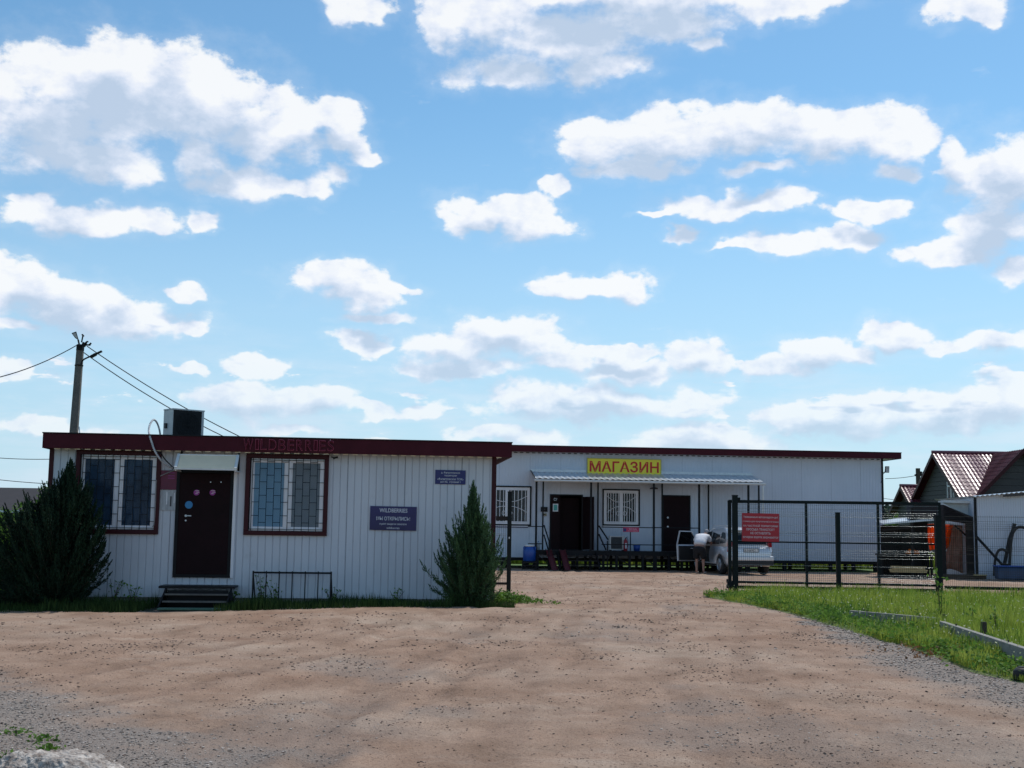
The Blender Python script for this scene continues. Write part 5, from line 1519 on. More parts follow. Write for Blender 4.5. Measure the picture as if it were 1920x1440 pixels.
# orange tarpaulins hanging as uneven cloth
def tarp(name, label, corners, m, Yoff, fold=.05, seed=1):
    th = thing(name, label, 'tarpaulin', LT.w(0,0,0), LT.ang)
    c = [lp(px, py, Yoff) for px, py in corners]   # tl,tr,br,bl
    n1, n2 = 16, 14; vs = []
    for j in range(n2+1):
        for i in range(n1+1):
            u, v = i/n1, j/n2
            p = (c[0]*(1-u)+c[1]*u)*(1-v)+(c[3]*(1-u)+c[2]*u)*v
            dy = fold*math.sin(u*17+seed)*(.4+v)+fold*.7*math.sin(v*9+u*6+seed)
            dz = -.05*math.sin(u*7+seed)*v
            vs.append((p.x, p.y+dy, p.z+dz))
    fs = [(j*(n1+1)+i, j*(n1+1)+i+1, (j+1)*(n1+1)+i+1, (j+1)*(n1+1)+i) for j in range(n2) for i in range(n1)]
    o = MB().add(vs, fs).build('cloth', m, th, smooth=True)
    sm = o.modifiers.new('thickness', 'SOLIDIFY'); sm.thickness = .006
    MB().tube([c[0]+Vector((0,-.02,.01)), c[1]+Vector((0,-.02,.01))], .012, 6).build('hem_rope', MT['white'], th)
tarp('orange_tarpaulin', 'bright orange tarpaulin left of the gate end post under the lean-to', [(1736,983),(1762,982),(1764,1037),(1744,1030)], MT['orange'], 1.30, .06, 2)
tarp('orange_tarpaulin', 'bright orange tarpaulin right of the gate end post under the lean-to', [(1764,983),(1787,984),(1781,1023),(1766,1038)], MT['orange'], 1.33, .06, 5)
tarp('plastic_sheet', 'brownish translucent plastic sheet hanging at the right of the lean-to', [(1786,984),(1822,987),(1822,1074),(1768,1068)], MT['brownfilm'], 1.35, .05, 9)
# rummage under the lean-to
bs = thing('board_stack', 'yellowish sawn boards stacked on the ground in the lean-to', 'boards', LT.w(lp(1695,1080).x, -.6, 0), LT.ang)
for k in range(7):
    w = random.uniform(.5,.62)
    MB().box(-w,w,-.35+(k%2)*.2,-.17+(k%2)*.2, .20+(k//2)*.055, .245+(k//2)*.055).build('board', MT['board'], bs)
for xx in (-.4,.4): MB().box(xx-.04,xx+.04,-.4,.1,.0,.19).build('bearer', MT['timber'], bs)
wbk = thing('work_bench', 'dark wooden work bench under the left of the lean-to', 'bench', LT.w(lp(1700,1080).x, .6, 0), LT.ang)
MB().box(-.9,1.0,-.35,.35,.74,.80).build('bench_top', MT['timber'], wbk)
for sx in (-.8,.9):
    for sy in (-.3,.3): MB().box(sx-.04,sx+.04,sy-.04,sy+.04,0,.74).build('leg', MT['timber'], wbk)
MB().box(-.85,.95,-.2,.3,.28,.32).build('shelf', MT['timber'], wbk)
ob = thing('orange_container', 'small orange container lying on the bench in the lean-to', 'container', LT.w(lp(1716,1030).x, .55, .80), LT.ang)
MB().hexa([(-.22,-.15,0),(.22,-.15,0),(.22,.15,0),(-.22,.15,0),(-.1,-.12,.18),(.2,-.12,.12),(.2,.12,.12),(-.1,.12,.18)]).build('container_body', MT['orange'], ob, bevel=.01); MB().tube([(.05,0,.14),(.05,0,.2)], .04, 10).build('cap', MT['black'], ob)
tb_ = thing('timber_beam', 'weathered beam lying on the ground at the foot of the lean-to', 'beam', LT.w(lp(1800,1080).x, -.5, 0), LT.ang+R(6))
MB().box(-.9,.75,-.08,.08,.02,.16).build('beam_body', MT['bark'], tb_, bevel=.01); MB().box(.3,.75,-.14,-.09,.12,.17).build('plank', MT['board'], tb_)

# houses behind
def house(name, label, apex, Y, rdir, length, half, rise, ht_wall, cross=None, window=None):
    a = W(apex[0], apex[1], Y); ang = math.atan2(rdir[1], rdir[0])
    th = thing(name, label, 'house', (a.x, a.y, 0), ang)
    zr = a.z; ze = zr-rise
    # u = local x (ridge), gable at x=0; w = local y
    def roof_side(x0, x1, s, ax='x', ridge=zr, half_=half, x_off=0, over=.35):
        """metal tile slope with rolls and steps as real relief"""
        mb = MB(); vs = []; nx = int((x1-x0)/.06)+1; ny = 14; L = half_+over; k = rise/half
        for j in range(ny*2):
            row = j//2; t = (row+(j%2)*.999)/ny
            for i in range(nx+1):
                xx = x0+(x1-x0)*i/nx
                h = .022*math.sin(xx*2*PI/.185)+(.022*(1-(j%2)))*-1+.02
                vs.append((xx, s*t*L, ridge-k*t*L+h+.03) if ax == 'x' else (x_off+s*t*L, xx, ridge-k*t*L+h+.03))
        for j in range(ny*2-1):
            for i in range(nx):
                q = (j*(nx+1)+i, j*(nx+1)+i+1, (j+1)*(nx+1)+i+1, (j+1)*(nx+1)+i)
                mb_f = q if (s < 0) == (ax == 'x') else q[::-1]
                mb.f.append(mb_f); mb.mi.append(0)
        mb.v = vs
        o = mb.build('roof', MT['roofmetal'], th, smooth=False)
        return o
    roof_side(-.35, length, -1); roof_side(-.35, length, 1)
    MB().tube([(-.37,0,zr+.06),(length,0,zr+.06)], .07, 10).build('ridge_cap', MT['roofmetal'], th, smooth=True)
    k = rise/half
    # gable wall with siding boards
    n = int((ze+rise-0)/.2)
    for i in range(n):
        z0 = i*(zr-.05)/n; z1 = (i+1)*(zr-.05)/n-.012
        hw0 = half if z0 < ze else (zr-z0)/k; hw1 = half if z1 < ze else (zr-z1)/k
        hw0 -= .02; hw1 -= .02
        if hw1 < .05: continue
        MB().add([(.0,-hw0,z0),(.0,hw0,z0),(.0,hw1,z1),(.0,-hw1,z1),(.03,-hw0,z0),(.03,hw0,z0),(.03,hw1,z1),(.03,-hw1,z1)], [(0,3,2,1),(4,5,6,7),(0,1,5,4),(3,7,6,2),(0,4,7,3),(1,2,6,5)]).build('siding_board', MT['siding'], th)
    for s in (-1, 1):
        MB().box(.03, length, s*half-.03, s*half+.03, 0, ze).build('side_wall', MT['siding'], th)
        MB().hexa([(-.36,0,zr-.16),(-.32,0,zr-.16),(-.32,s*(half+.35),zr-k*(half+.35)-.16),(-.36,s*(half+.35),zr-k*(half+.35)-.16),(-.36,0,zr+.03),(-.32,0,zr+.03),(-.32,s*(half+.35),zr-k*(half+.35)+.03),(-.36,s*(half+.35),zr-k*(half+.35)+.03)]).build('barge_board', MT['maroon2'], th)
        MB().add([(-.32,0,zr-.10),(0,0,zr-.10),(0,s*(half+.33),zr-k*(half+.33)-.10),(-.32,s*(half+.33),zr-k*(half+.33)-.10)], [(0,1,2,3)]).build('soffit', MT['maroon2'], th)
    return th, zr, ze, k
rd = (1.0, 0.0)
h1, zr, ze, kk = house('grey_house', 'grey house with wine red tiled roof and cross gable behind the white shed', (1762, 850), 56, rd, 12.0, 3.45, 2.25, 2)
# cross gable on the camera side, further along the ridge
ch = 1.9; cw0 = 2.45-ch
zc_ = zr+.02
for s in (-1, 1):
    mb = MB(); vs = []; ny = 12; nx = 56; L = ch+.35; kc = 1.0
    for j in range(ny*2):
        t = (j//2+(j%2)*.999)/ny
        for i in range(nx+1):
            yy = -3.3*i/nx
            vs.append((cw0+ch+s*t*L, yy, zc_-kc*t*L+.022*math.sin(yy*2*PI/.185)+.02*(j%2)))
    for j in range(ny*2-1):
        for i in range(nx):
            q = (j*(nx+1)+i, j*(nx+1)+i+1, (j+1)*(nx+1)+i+1, (j+1)*(nx+1)+i); mb.f.append(q if s > 0 else q[::-1]); mb.mi.append(0)
    mb.v = vs; mb.build('roof', MT['maroon'], h1)
    MB().hexa([(cw0+ch,-3.34,zc_-.18),(cw0+ch,-3.30,zc_-.18),(cw0+ch+s*L,-3.30,zc_-kc*L-.18),(cw0+ch+s*L,-3.34,zc_-kc*L-.18),(cw0+ch,-3.34,zc_+.04),(cw0+ch,-3.30,zc_+.04),(cw0+ch+s*L,-3.30,zc_-kc*L+.04),(cw0+ch+s*L,-3.34,zc_-kc*L+.04)]).build('barge_board', MT['maroon2'], h1)
for i in range(16):
    z0 = .4+i*(zc_-.5)/16; z1 = z0+(zc_-.5)/16-.012
    f = lambda z: min(ch, (zc_-.06-z))
    a, b = f(z0), f(z1)
    if b > .03: MB().add([(cw0+ch-a,-3.0,z0),(cw0+ch+a,-3.0,z0),(cw0+ch+b,-3.0,z1),(cw0+ch-b,-3.0,z1),(cw0+ch-a,-2.96,z0),(cw0+ch+a,-2.96,z0),(cw0+ch+b,-2.96,z1),(cw0+ch-b,-2.96,z1)], [(0,1,2,3),(7,6,5,4),(0,4,5,1),(3,2,6,7),(0,3,7,4),(1,5,6,2)]).build('siding_board', MT['siding'], h1)
for s in (-1, 1): MB().box(cw0+ch+s*ch-.03, cw0+ch+s*ch+.03, -3.0, -2.1, 0, zc_-ch).build('side_wall', MT['siding'], h1)
# attic window with sloping head in the left gable (right half of it)
wy0, wy1 = -1.0, -1.75
fr_ = MB(); X = -.03
zb0 = ze+.10
def zlim(y): return zr-.30-kk*abs(y)*1.0
fr_.bar((X,wy0,zb0),(X,wy0,zlim(wy0)-.1), .06); fr_.bar((X,wy1,zb0),(X,wy1,zlim(wy1)-.05), .06); fr_.bar((X,wy0,zlim(wy0)-.12),(X,-2.35,zlim(2.35)-.05), .06)
fr_.bar((X,wy0,zb0+.62),(X,wy1,zb0+.62), .06); fr_.bar((X,wy0,zb0),(X,wy1,zb0), .06); fr_.bar((X,(wy0+wy1)/2-.1,zb0),(X,(wy0+wy1)/2-.1,zb0+.62), .05)
wf_ = fr_.build('window', MT['upvc'], h1)
MB().add([(X+.02,wy0,zb0),(X+.02,wy1,zb0),(X+.02,wy1,zlim(wy1)-.1),(X+.02,wy0,zlim(wy0)-.15)], [(0,3,2,1)]).build('pane', MT['glass_s'], wf_)
house('small_grey_house', 'small dark gabled roof just left of the big grey house', (1701, 912.5), 60, rd, 1.6, 1.5, .97, 2)
# house at the left edge
hl = thing('brown_roof_house', 'house with dark brown roof at the left edge behind the juniper', 'house', (W(60, 960, 44).x, 44, 0), R(4))
e0 = W(-60, 958, 44); e1 = W(260, 962, 44); t0 = W(11, 914.5, 47)
xa, xb2 = e0.x-hl.location.x, e1.x-hl.location.x
zt_ = t0.z; ze_ = W(60, 960, 44).z
xt = t0.x-hl.location.x
MB().hexa([(xa+.2,0,ze_),(xb2,0,ze_),(xb2,3,zt_-.08),(xt,3,zt_-.08),(xa+.2,0,ze_+.06),(xb2,0,ze_+.06),(xb2,3,zt_),(xt,3,zt_)]).build('roof', MT['darkroof'], hl)
MB().hexa([(xb2,5.8,ze_),(xa+.2,5.8,ze_),(xt,3,zt_-.08),(xb2,3,zt_-.08),(xb2,5.8,ze_+.06),(xa+.2,5.8,ze_+.06),(xt,3,zt_),(xb2,3,zt_)]).build('roof', MT['darkroof'], hl)
MB().box(xa+.4,xb2-.2,.3,.36,-.1,ze_+.02).build('wall', MT['siding'], hl); MB().box(xa+.3,xb2,-.05,.0,ze_-.03,ze_+.055).build('gutter', MT['galv'], hl)
MB().add([(xa+.35,.3,-.1),(xa+.35,5.5,-.1),(xa+.35,5.5,ze_),(xt,3,zt_-.1),(xa+.35,.3,ze_)], [(0,4,3,2,1)]).build('side_wall', MT['siding'], hl)

# ================================================================== POLES AND WIRES
up = W(151, 646, 45); ub = W(138.5, 812, 45)
dirp = (up-ub).normalized(); base = ub-dirp*(ub.z/dirp.z)
pole = thing('utility_pole', 'tall concrete utility pole with floodlight behind the left kiosk', 'utility pole', base)
Lp = (up-base)
MB().tube([(0,0,-.2), Lp*.5, Lp], [.19,.165,.135], 6).build('pole_shaft', MT['pole'], pole)
MB().tube([Lp*.972, Lp*.998], .15, 8).build('pole_band', MT['black'], pole)
MB().tube([Lp*.90, Lp*.905], .165, 8).build('pole_band', MT['black'], pole)
def pp(px, py, Y=44.8): return W(px, py, Y)-base
MB().bar(pp(149,648), pp(146.5,637), .05).build('lamp_arm', MT['black'], pole)
fh = MB().hexa([pp(141,634,44.6),pp(148,638.5,44.6),pp(148,638.5,44.9),pp(141,634,44.9),pp(134,624.5,44.6),pp(143,621.5,44.6),pp(143,621.5,44.9),pp(134,624.5,44.9)]).build('floodlight', MT['black'], pole)
MB().hexa([pp(141,632.5,44.56),pp(146,635.5,44.56),pp(146,635.5,44.59),pp(141,632.5,44.59),pp(136.2,625.5,44.56),pp(142,623.8,44.56),pp(142,623.8,44.59),pp(136.2,625.5,44.59)]).build('glass_front', MT['bulb'], fh)
MB().bar(pp(153,642), pp(155.5,629), .04).bar(pp(154.5,629.5), pp(156.5,628), .09).build('rod', MT['black'], pole)
MB().bar(pp(154,647), pp(170,646.5), .05).bar(pp(160,648), pp(162,641), .06).bar(pp(162,641), pp(165.5,640.5), .05).bar(pp(166,648), pp(171,643), .05).bar(pp(155,645), pp(160,647), .16).build('insulator_bracket', MT['black'], pole)
MB().tube(smooth_path([pp(152,685), pp(155,676), pp(163,671), pp(173,667)]), .03, 6).build('lamp_arm', MT['black'], pole)
MB().bar(pp(171,668), pp(191,658.5), .10, .06).bar(pp(171,669), pp(180,664), .14, .09).build('street_lamp_head', MT['black'], pole)
MB().tube([pp(148.5,800,44.7), pp(149.5,812,44.7)], .02, 6).build('clamp', MT['galv'], pole)
def wire(label, a, b, sag, r=.014, n=18):
    a = Vector(a); b = Vector(b); ps = []
    for i in range(n+1):
        t = i/n; p = a.lerp(b, t); p.z -= sag*4*t*(1-t); ps.append(p-a)
    o = MB().tube(ps, r, 5).build('power_wire', MT['black'])
    o.location = a; tag(o, label, 'wire'); return o
wire('single wire from the tall pole out to the left edge', W(143,648,44.9), W(-120,723,40), .35, .018)
e = S.w(S.at(700,855)[0], .0, ST-.1)
wire('upper of the two wires running from the tall pole down to the shop', W(163,649,44.9), W(560,868,46.5), .28, .018)
wire('lower of the two wires running from the tall pole down to the shop', W(157,661,44.9), W(548,872,46.6), .35, .018)
wire('upper distant wire at the left edge beyond the kiosk', W(-60,853,70), W(120,860,72), .12, .02)
wire('lower distant wire at the left edge beyond the kiosk', W(-60,892,70), W(160,909,72), .12, .02)
fp_b = W(1721, 935, 78); fpt = W(1721, 878, 78)
fp = thing('far_utility_pole', 'distant dark pole with a strut between the shop and the grey house', 'utility pole', (fpt.x, fpt.y, 0))
MB().box(-.11,.11,-.11,.11,0,fpt.z).build('pole_shaft', MT['bark'], fp)
MB().bar((.1,0,fpt.z-.75),(1.2,.3,fpt.z-3.2), .18).build('strut', MT['bark'], fp)
MB().box(-.2,.25,-.08,.08,fpt.z-.5,fpt.z-.38).box(.1,.25,-.05,.05,fpt.z-.45,fpt.z-.2).build('insulator_bracket', MT['black'], fp)
wire('thin wire from the distant pole to the corner of the shop', W(1721,891,78), W(1660,897.5,78), .05, .018)
wire('short upper wire from the distant pole towards the grey house', W(1723,883,78), W(1745,888,78), .05, .018)
wire('short lower wire from the distant pole towards the grey house', W(1723,890,78), W(1748,893,78), .02, .018)
wire('faint wire low between the shop and the small house', W(1655,934,90), W(1705,938,90), .05, .018)

# ================================================================== GRASS, BUSHES, KERB
def turf(name, poly_px, m, z=.03):
    pass
def lawn():
    # raised turf right of the road, up to the gate
    NY, NX = 90, 60
    Y = np.linspace(4.0, 30.6, NY); U = np.linspace(0, 1, NX)**1.6
    YY, UU = np.meshgrid(Y, U, indexing='ij')
    X0 = edge_x(YY)-.05
    XX = X0 + UU*14
    Z = -.03+.07*sstep(0,.35,XX-X0)+(fbm(XX*1.7,YY*1.7,3)-.5)*.06
    idx = np.arange(NY*NX).reshape(NY, NX)
    F = np.stack([idx[:-1,:-1], idx[:-1,1:], idx[1:,1:], idx[1:,:-1]], -1).reshape(-1, 4)
    structure(np_mesh('lawn', np.stack([XX,YY,Z],-1).reshape(-1,3), F, [mat('turf', (.07,.11,.02), (.11,.13,.03), rough=.95, scale=3)], smooth=True))
lawn()
sb = MB()
for i in range(38):
    x = -24+i*.62; 
    y0 = 21.55 if x < -1.0 else 22.2
    sb.add([(x,y0+.1*math.sin(i*1.7),-.0),(x+.62,y0+.1*math.sin((i+1)*1.7),-.0),(x+.62,26,.03),(x,26,.03)], [(0,1,2,3)])
sb.add([(-30,24,.02),(-9.0,24,.02),(-9.0,50,.02),(-30,50,.02)], [(0,1,2,3)])
structure(sb.build('grass_verge', mat('verge_soil', (.035,.05,.018), (.05,.045,.03), rough=.95, scale=3)))
ub_ = MB().add([(-12,47.3,.005),(60,47.3,.005),(60,70,.005),(-12,70,.005)], [(0,1,2,3)])
structure(ub_.build('meadow_strip', mat('back_meadow', (.09,.16,.03), (.06,.11,.022), rough=.95, scale=1)))

def blades(name, label, cat, X, Y, H, Wd, m, lean=.35, zfun=None, seg=3):
    n = len(X)
    ang = rng.random(n)*6.28; la = rng.random(n)*6.28; ll = rng.random(n)*lean
    z0 = zfun(X, Y) if zfun else np.zeros(n)
    V = np.zeros((n, 5, 3))
    dx, dy = np.cos(ang)*Wd/2, np.sin(ang)*Wd/2
    lx, ly = np.cos(la)*ll*H, np.sin(la)*ll*H
    for k, (t, s, w) in enumerate([(0,-1,1),(0,1,1),(.55,-1,.8),(.55,1,.8),(1,0,0)]):
        V[:,k,0] = X + s*dx*w + lx*t**2
        V[:,k,1] = Y + s*dy*w + ly*t**2
        V[:,k,2] = z0-.01 + H*t*(1-.25*ll*t)
    F = np.array([(0,1,3),(0,3,2),(2,3,4)])
    F = (F[None]+(np.arange(n)*5)[:,None,None]).reshape(-1,3)
    return stuff(np_mesh(name, V.reshape(-1,3), F, [m]), label, cat)

def leaves(n, X, Y, Z, size, flat=.6):
    """little pointed leaf quads, returns verts, faces (triangles)"""
    d = rng.normal(size=(n,3)); d[:,2] = d[:,2]*flat+.15; d /= np.linalg.norm(d,axis=1)[:,None]
    s = np.cross(d, rng.normal(size=(n,3))); s /= np.linalg.norm(s,axis=1)[:,None]
    C = np.stack([X,Y,Z],-1); L = (size*rng.uniform(.6,1.3,n))[:,None]
    V = np.stack([C-d*L*.5, C+s*L*.28, C+d*L*.5, C-s*L*.28], 1).reshape(-1,3)
    F = (np.array([(0,1,2,3)])[None]+(np.arange(n)*4)[:,None,None]).reshape(-1,4)
    return V, F

# lawn grass
n = 95000
Y = 12+(30.6-12)*rng.random(n)**.85; X = edge_x(Y)+.02+rng.random(n)**1.25*(np.minimum(13.5, Y*.47)-edge_x(Y)+.4)
k = X > edge_x(Y); X = X[k]; Y = Y[k]
c = fbm(X*1.6, Y*1.6, 4)
keep = (~(((X-(G(1592,1166).x+G(1757,1182).x)/2)**2 < 1.6) & (Y > G(1757,1182).y-.3) & (Y < G(1592,1166).y-.03) & (rng.random(len(X)) < .8))) & (rng.random(len(X)) < .35+1.4*sstep(.35,.6,c)); X = X[keep]; Y = Y[keep]; c = c[keep]
tall = sstep(.2, 1.6, X-edge_x(Y))
H = (.05+.13*tall+.10*sstep(.45,.7,c))*rng.uniform(.5,1.4,len(X))*np.where(Y > 29.8, .8, 1)
blades('lawn_grass', 'bright green grass between the road and the gate', 'grass', X, Y, H, rng.uniform(.006,.013,len(X)), MT['grass'], zfun=lambda x,y: .03*sstep(0,.3,x-edge_x(y)))
# pale seed heads standing over the lawn
n = 2600
Y = 13+(30-13)*rng.random(n); X = edge_x(Y)+.3+rng.random(n)**1.1*9
V, F = leaves(n, X, Y, .12+.22*rng.random(n), .035, 1.2)
stuff(np_mesh('seed_heads', V, F, [mat('seed_heads', (.62,.62,.38), (.50,.52,.28), rough=.7, trans=.3)]), 'pale seed heads and tiny flowers in the lawn', 'grass')
n = 5200
Y = 13+(30-13)*rng.random(n); X = edge_x(Y)+.2+rng.random(n)*9; k = fbm(X*1.1+4, Y*1.1, 3) > .52; X = X[k]; Y = Y[k]
blades('tall_grass', 'taller dark stalks rising from the lawn', 'grass', X, Y, rng.uniform(.22,.48,len(X)), rng.uniform(.008,.016,len(X)), MT['leaf'], lean=.5)
# broad weeds in clumps along the edge
cx = []; cy = []; cz = []; 
for i in range(420):
    y = rng.uniform(13.2, 29.5); x = edge_x(np.array([y]))[0]+abs(rng.normal(0,.55))+.02
    m_ = rng.integers(12, 34); r = rng.uniform(.06,.16)
    cx += list(rng.normal(x, r, m_)); cy += list(rng.normal(y, r, m_)); cz += list(np.abs(rng.normal(.05,.05,m_)))
cx = np.array(cx); cy = np.array(cy); cz = np.array(cz)
V, F = leaves(len(cx), cx, cy, cz+.03, .06)
stuff(np_mesh('edge_weeds', V, F, [MT['weed']]), 'broad leaved weeds along the lawn edge and round the kerb', 'weeds')
n = 900
p = G(1830, 1228); 
V, F = leaves(n, rng.normal(p.x, .45, n), rng.normal(p.y, .5, n), np.abs(rng.normal(.04,.03,n)), .05)
stuff(np_mesh('rusty_weeds', V, F, [MT['dryleaf']]), 'rusty brown low weeds in front of the nearer kerb slab', 'weeds')
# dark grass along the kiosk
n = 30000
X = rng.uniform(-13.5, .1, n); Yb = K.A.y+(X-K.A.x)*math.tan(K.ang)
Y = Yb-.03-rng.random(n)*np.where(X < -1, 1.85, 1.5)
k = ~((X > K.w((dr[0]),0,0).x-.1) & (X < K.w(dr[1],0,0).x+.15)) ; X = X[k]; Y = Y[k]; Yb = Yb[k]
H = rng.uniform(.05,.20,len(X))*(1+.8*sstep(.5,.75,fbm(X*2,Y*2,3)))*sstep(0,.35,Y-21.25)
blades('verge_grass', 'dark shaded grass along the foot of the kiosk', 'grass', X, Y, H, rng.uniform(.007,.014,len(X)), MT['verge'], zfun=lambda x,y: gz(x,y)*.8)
# grass left of the kiosk and behind the shop
n = 16000
X = rng.uniform(-19, -8.8, n); Y = rng.uniform(23.5, 42, n)
blades('side_grass', 'tall grass left of the kiosk', 'grass', X, Y, rng.uniform(.15,.5,n), rng.uniform(.012,.025,n), MT['grass'])
n = 30000
X = rng.uniform(-3, 19.5, n); Y = rng.uniform(51.6, 54.5, n)
blades('back_grass', 'sunlit green weeds seen beneath the shop', 'grass', X, Y, rng.uniform(.25,.75,n)*(.5+fbm(X*.8,Y*.8,3)), rng.uniform(.03,.06,n), MT['grass'])

def plant(name, label, cat, base, h, m, nleaf=40, spread=.12, lsize=.06, stems=3, bushy=.5):
    th = thing(name, label, cat, base)
    st = MB(); LV = []; X = []; Y = []; Z = []
    for s in range(stems):
        a = random.uniform(0, 6.28); sp = spread*random.uniform(.2,1)
        pts = smooth_path([(0,0,-.02),(sp*.4*math.cos(a),sp*.4*math.sin(a),h*.45),(sp*math.cos(a),sp*math.sin(a),h*random.uniform(.75,1))],4)
        st.tube(pts, [.008*(1-.7*i/len(pts)) for i in range(len(pts))], 5)
        for k in range(nleaf//stems):
            q = pts[random.randrange(2, len(pts))]
            X.append(q.x+random.gauss(0,bushy*.08)); Y.append(q.y+random.gauss(0,bushy*.08)); Z.append(max(.01,q.z+random.gauss(0,.03)))
    st.build('stem', MT['bark'], th)
    V, F = leaves(len(X), np.array(X), np.array(Y), np.array(Z), lsize)
    np_mesh('foliage', V, F, [m], th)
    return th
def gat(px, py, z=0.0): return G(px, py, z)
plant('tall_weed', 'tall dark weed growing before the post at the gate end', 'weed', gat(1764,1166,.0), .95, MT['weed'], 70, .12, .075, 3, .7)
plant('tall_weed', 'thin tall weed behind the middle of the nearer kerb slab', 'weed', gat(1826,1190), .50, MT['weed'], 40, .10, .06, 2)
plant('tall_weed', 'leafy weed close behind the stake of the nearer kerb slab', 'weed', gat(1868,1195), .48, MT['weed'], 44, .12, .06, 2)
plant('tall_weed', 'small weed beside the right end of the farther kerb slab', 'weed', gat(1722,1172), .30, MT['weed'], 26, .10, .05, 2)
for (px, py, h, lab) in [(496,1112,.42,'tangled weed climbing the left bars of the bicycle rack'),(520,1116,.30,'short weed inside the bicycle rack'),(626,1118,.26,'small weed right of the bicycle rack'),(218,1124,.35,'weed against the kiosk wall under the left window'),(256,1126,.28,'weed between the left window and the steps'),(745,1124,.25,'lone weed at the wall below the purple banner'),(440,1122,.20,'little weed right of the kiosk steps')]:
    q = K.at(px, 1000, -.2); plant('wall_weed', lab, 'weed', K.w(q[0], -.2, .02), h*1.5, MT['weed'], 50, .22, .06, 4)
# bright clump at the kiosk corner
cl = thing('leafy_clump', 'sunlit clump of low weeds at the right foot of the kiosk', 'weeds', gat(945,1130))
n = 2600; a = rng.random(n)*6.28; r = np.abs(rng.normal(0,.35,n))
Xc = r*np.cos(a)*1.35; Yc = r*np.sin(a)*.9; Zc = np.abs(rng.normal(.07,.06,n))*np.exp(-(Xc/.7)**2)+gz1(cl.location.x, cl.location.y)*.9+.02
V, F = leaves(n, Xc, Yc, Zc, .065); np_mesh('foliage', V, F, [MT['leaf']], cl)
for (px, py, r, lab) in [(30,1379,.055,'small weed tuft in the gravel at the left edge, upper one'),(75,1391,.06,'small weed tuft in the gravel above the pale rock'),(4,1428,.09,'weed tuft at the left edge beside the pale rock'),(92,1409,.05,'flat thin weed tuft touching the pale rock from behind')]:
    b = gat(px, py); th = thing('weed_tuft', lab, 'weed', (b.x, b.y, DZ(np.array([b.x]), np.array([b.y]))[0]))
    n = 46; V, F = leaves(n, rng.normal(0,r,n), rng.normal(0,r,n), np.abs(rng.normal(.02,.015,n)), .04); np_mesh('foliage', V, F, [MT['leaf']], th)
    MB().tube([(0,0,-.02),(0,0,.03)], .006, 5).build('stem', MT['bark'], th)

# ------------------------------------------------------------------ conifers
def juniper(name, label, base, prof, m, seed, nbr, squash=.8, needle=.06, tip=(0,0), tiplen=.2):
    """branches that leave the trunk and arch outwards and up, feathered with needle sprays; prof = (height, radius right, radius left)"""
    r_ = np.random.default_rng(seed); th = thing(name, label, 'conifer', base)
    zs = [p[0] for p in prof]; rR = [p[1] for p in prof]; rL = [p[2] for p in prof]; zt = zs[-1]
    trunk = MB(); C = []; D = []; Ls = []
    tp = smooth_path([(0,0,-.05),(tip[0]*.4,tip[1]*.4,zt*.5),(tip[0],tip[1],zt*.97)], 6)
    trunk.tube(tp, [.055*(1-.9*i/(len(tp)-1)) for i in range(len(tp))], 7)
    for b in range(nbr):
        ze = zt*(.03+.97*r_.random()**.95); a = r_.random()*6.28; ca, sa = math.cos(a), math.sin(a)*squash
        R_ = np.interp(ze, zs, rR) if ca > 0 else np.interp(ze, zs, rL)
        R_ *= r_.uniform(.35,.98)*(1.2 if r_.random() < .12 else 1)
        tx, ty = tip[0]*ze/zt, tip[1]*ze/zt
        rise = min(ze*.8, .25+R_*r_.uniform(.5,1.1))
        p0 = Vector((tx*.9, ty*.9, max(.02, ze-rise))); p1 = Vector((tx+ca*R_, ty+sa*R_, ze))
        mid = p0.lerp(p1, .5)+Vector((ca,sa,0))*R_*.12+Vector((0,0,-.10*rise))
        pts = [p0.lerp(mid, t).lerp(mid.lerp(p1, t), t) for t in np.linspace(0,1,9)]
        trunk.tube(pts[::2], [.010,.008,.006,.004,.002], 4, False)
        ln = sum((pts[i+1]-pts[i]).length for i in range(8)); dirE = (pts[8]-pts[7]).normalized()
        nsp = int(8+ln*30)
        for s in range(nsp):
            t = (.22+.78*r_.random()**.8); i = min(int(t*8), 7); q = pts[i].lerp(pts[i+1], t*8-i); dl = (pts[i+1]-pts[i]).normalized()
            d0 = (dl*1.0+Vector(tuple(r_.normal(size=3)*.5))+Vector((0,0,.45))).normalized()
            sl = (.21-.11*t)*r_.uniform(.6,1.3)*(.6+.4*min(1, R_/.4)) 
            nn = int(sl/.018)+2
            for k in range(nn):
                u = (k+.6)/nn; pos = q+d0*sl*u; w = .013*(1-u*.7)
                dd = (d0+Vector(tuple(r_.normal(size=3)*.42))).normalized()
                C.append((pos.x+r_.normal()*w, pos.y+r_.normal()*w, max(.02,pos.z+r_.normal()*w))); D.append(tuple(dd)); Ls.append(needle*r_.uniform(.6,1.3)*(1-.3*u))
        dirE = (dirE+Vector((0,0,.55))).normalized(); tl = tiplen*r_.uniform(.5,1.4)
        for k in range(int(34*tl/.2)):        # slim leading tip
            u = (k+.5)/int(34*tl/.2+1); pos = pts[8]+dirE*tl*u; w = .022*(1-u); C.append((pos.x+r_.normal()*w, pos.y+r_.normal()*w, pos.z+r_.normal()*w)); D.append(tuple((dirE+Vector(tuple(r_.normal(size=3)*.35))).normalized())); Ls.append(needle*.9)
    trunk.build('trunk', MT['bark'], th)
    C = np.array(C); D = np.array(D); L = np.array(Ls)[:,None]; n = len(C)
    s = np.cross(D, r_.normal(size=(n,3))); s /= np.linalg.norm(s,axis=1)[:,None]
    V = np.stack([C-D*L*.5, C+s*L*.15, C+D*L*.5, C-s*L*.15],1).reshape(-1,3)
    F = (np.array([(0,1,2,3)])[None]+(np.arange(n)*4)[:,None,None]).reshape(-1,4)
    np_mesh('foliage', V, F, [m], th)
    return th, n
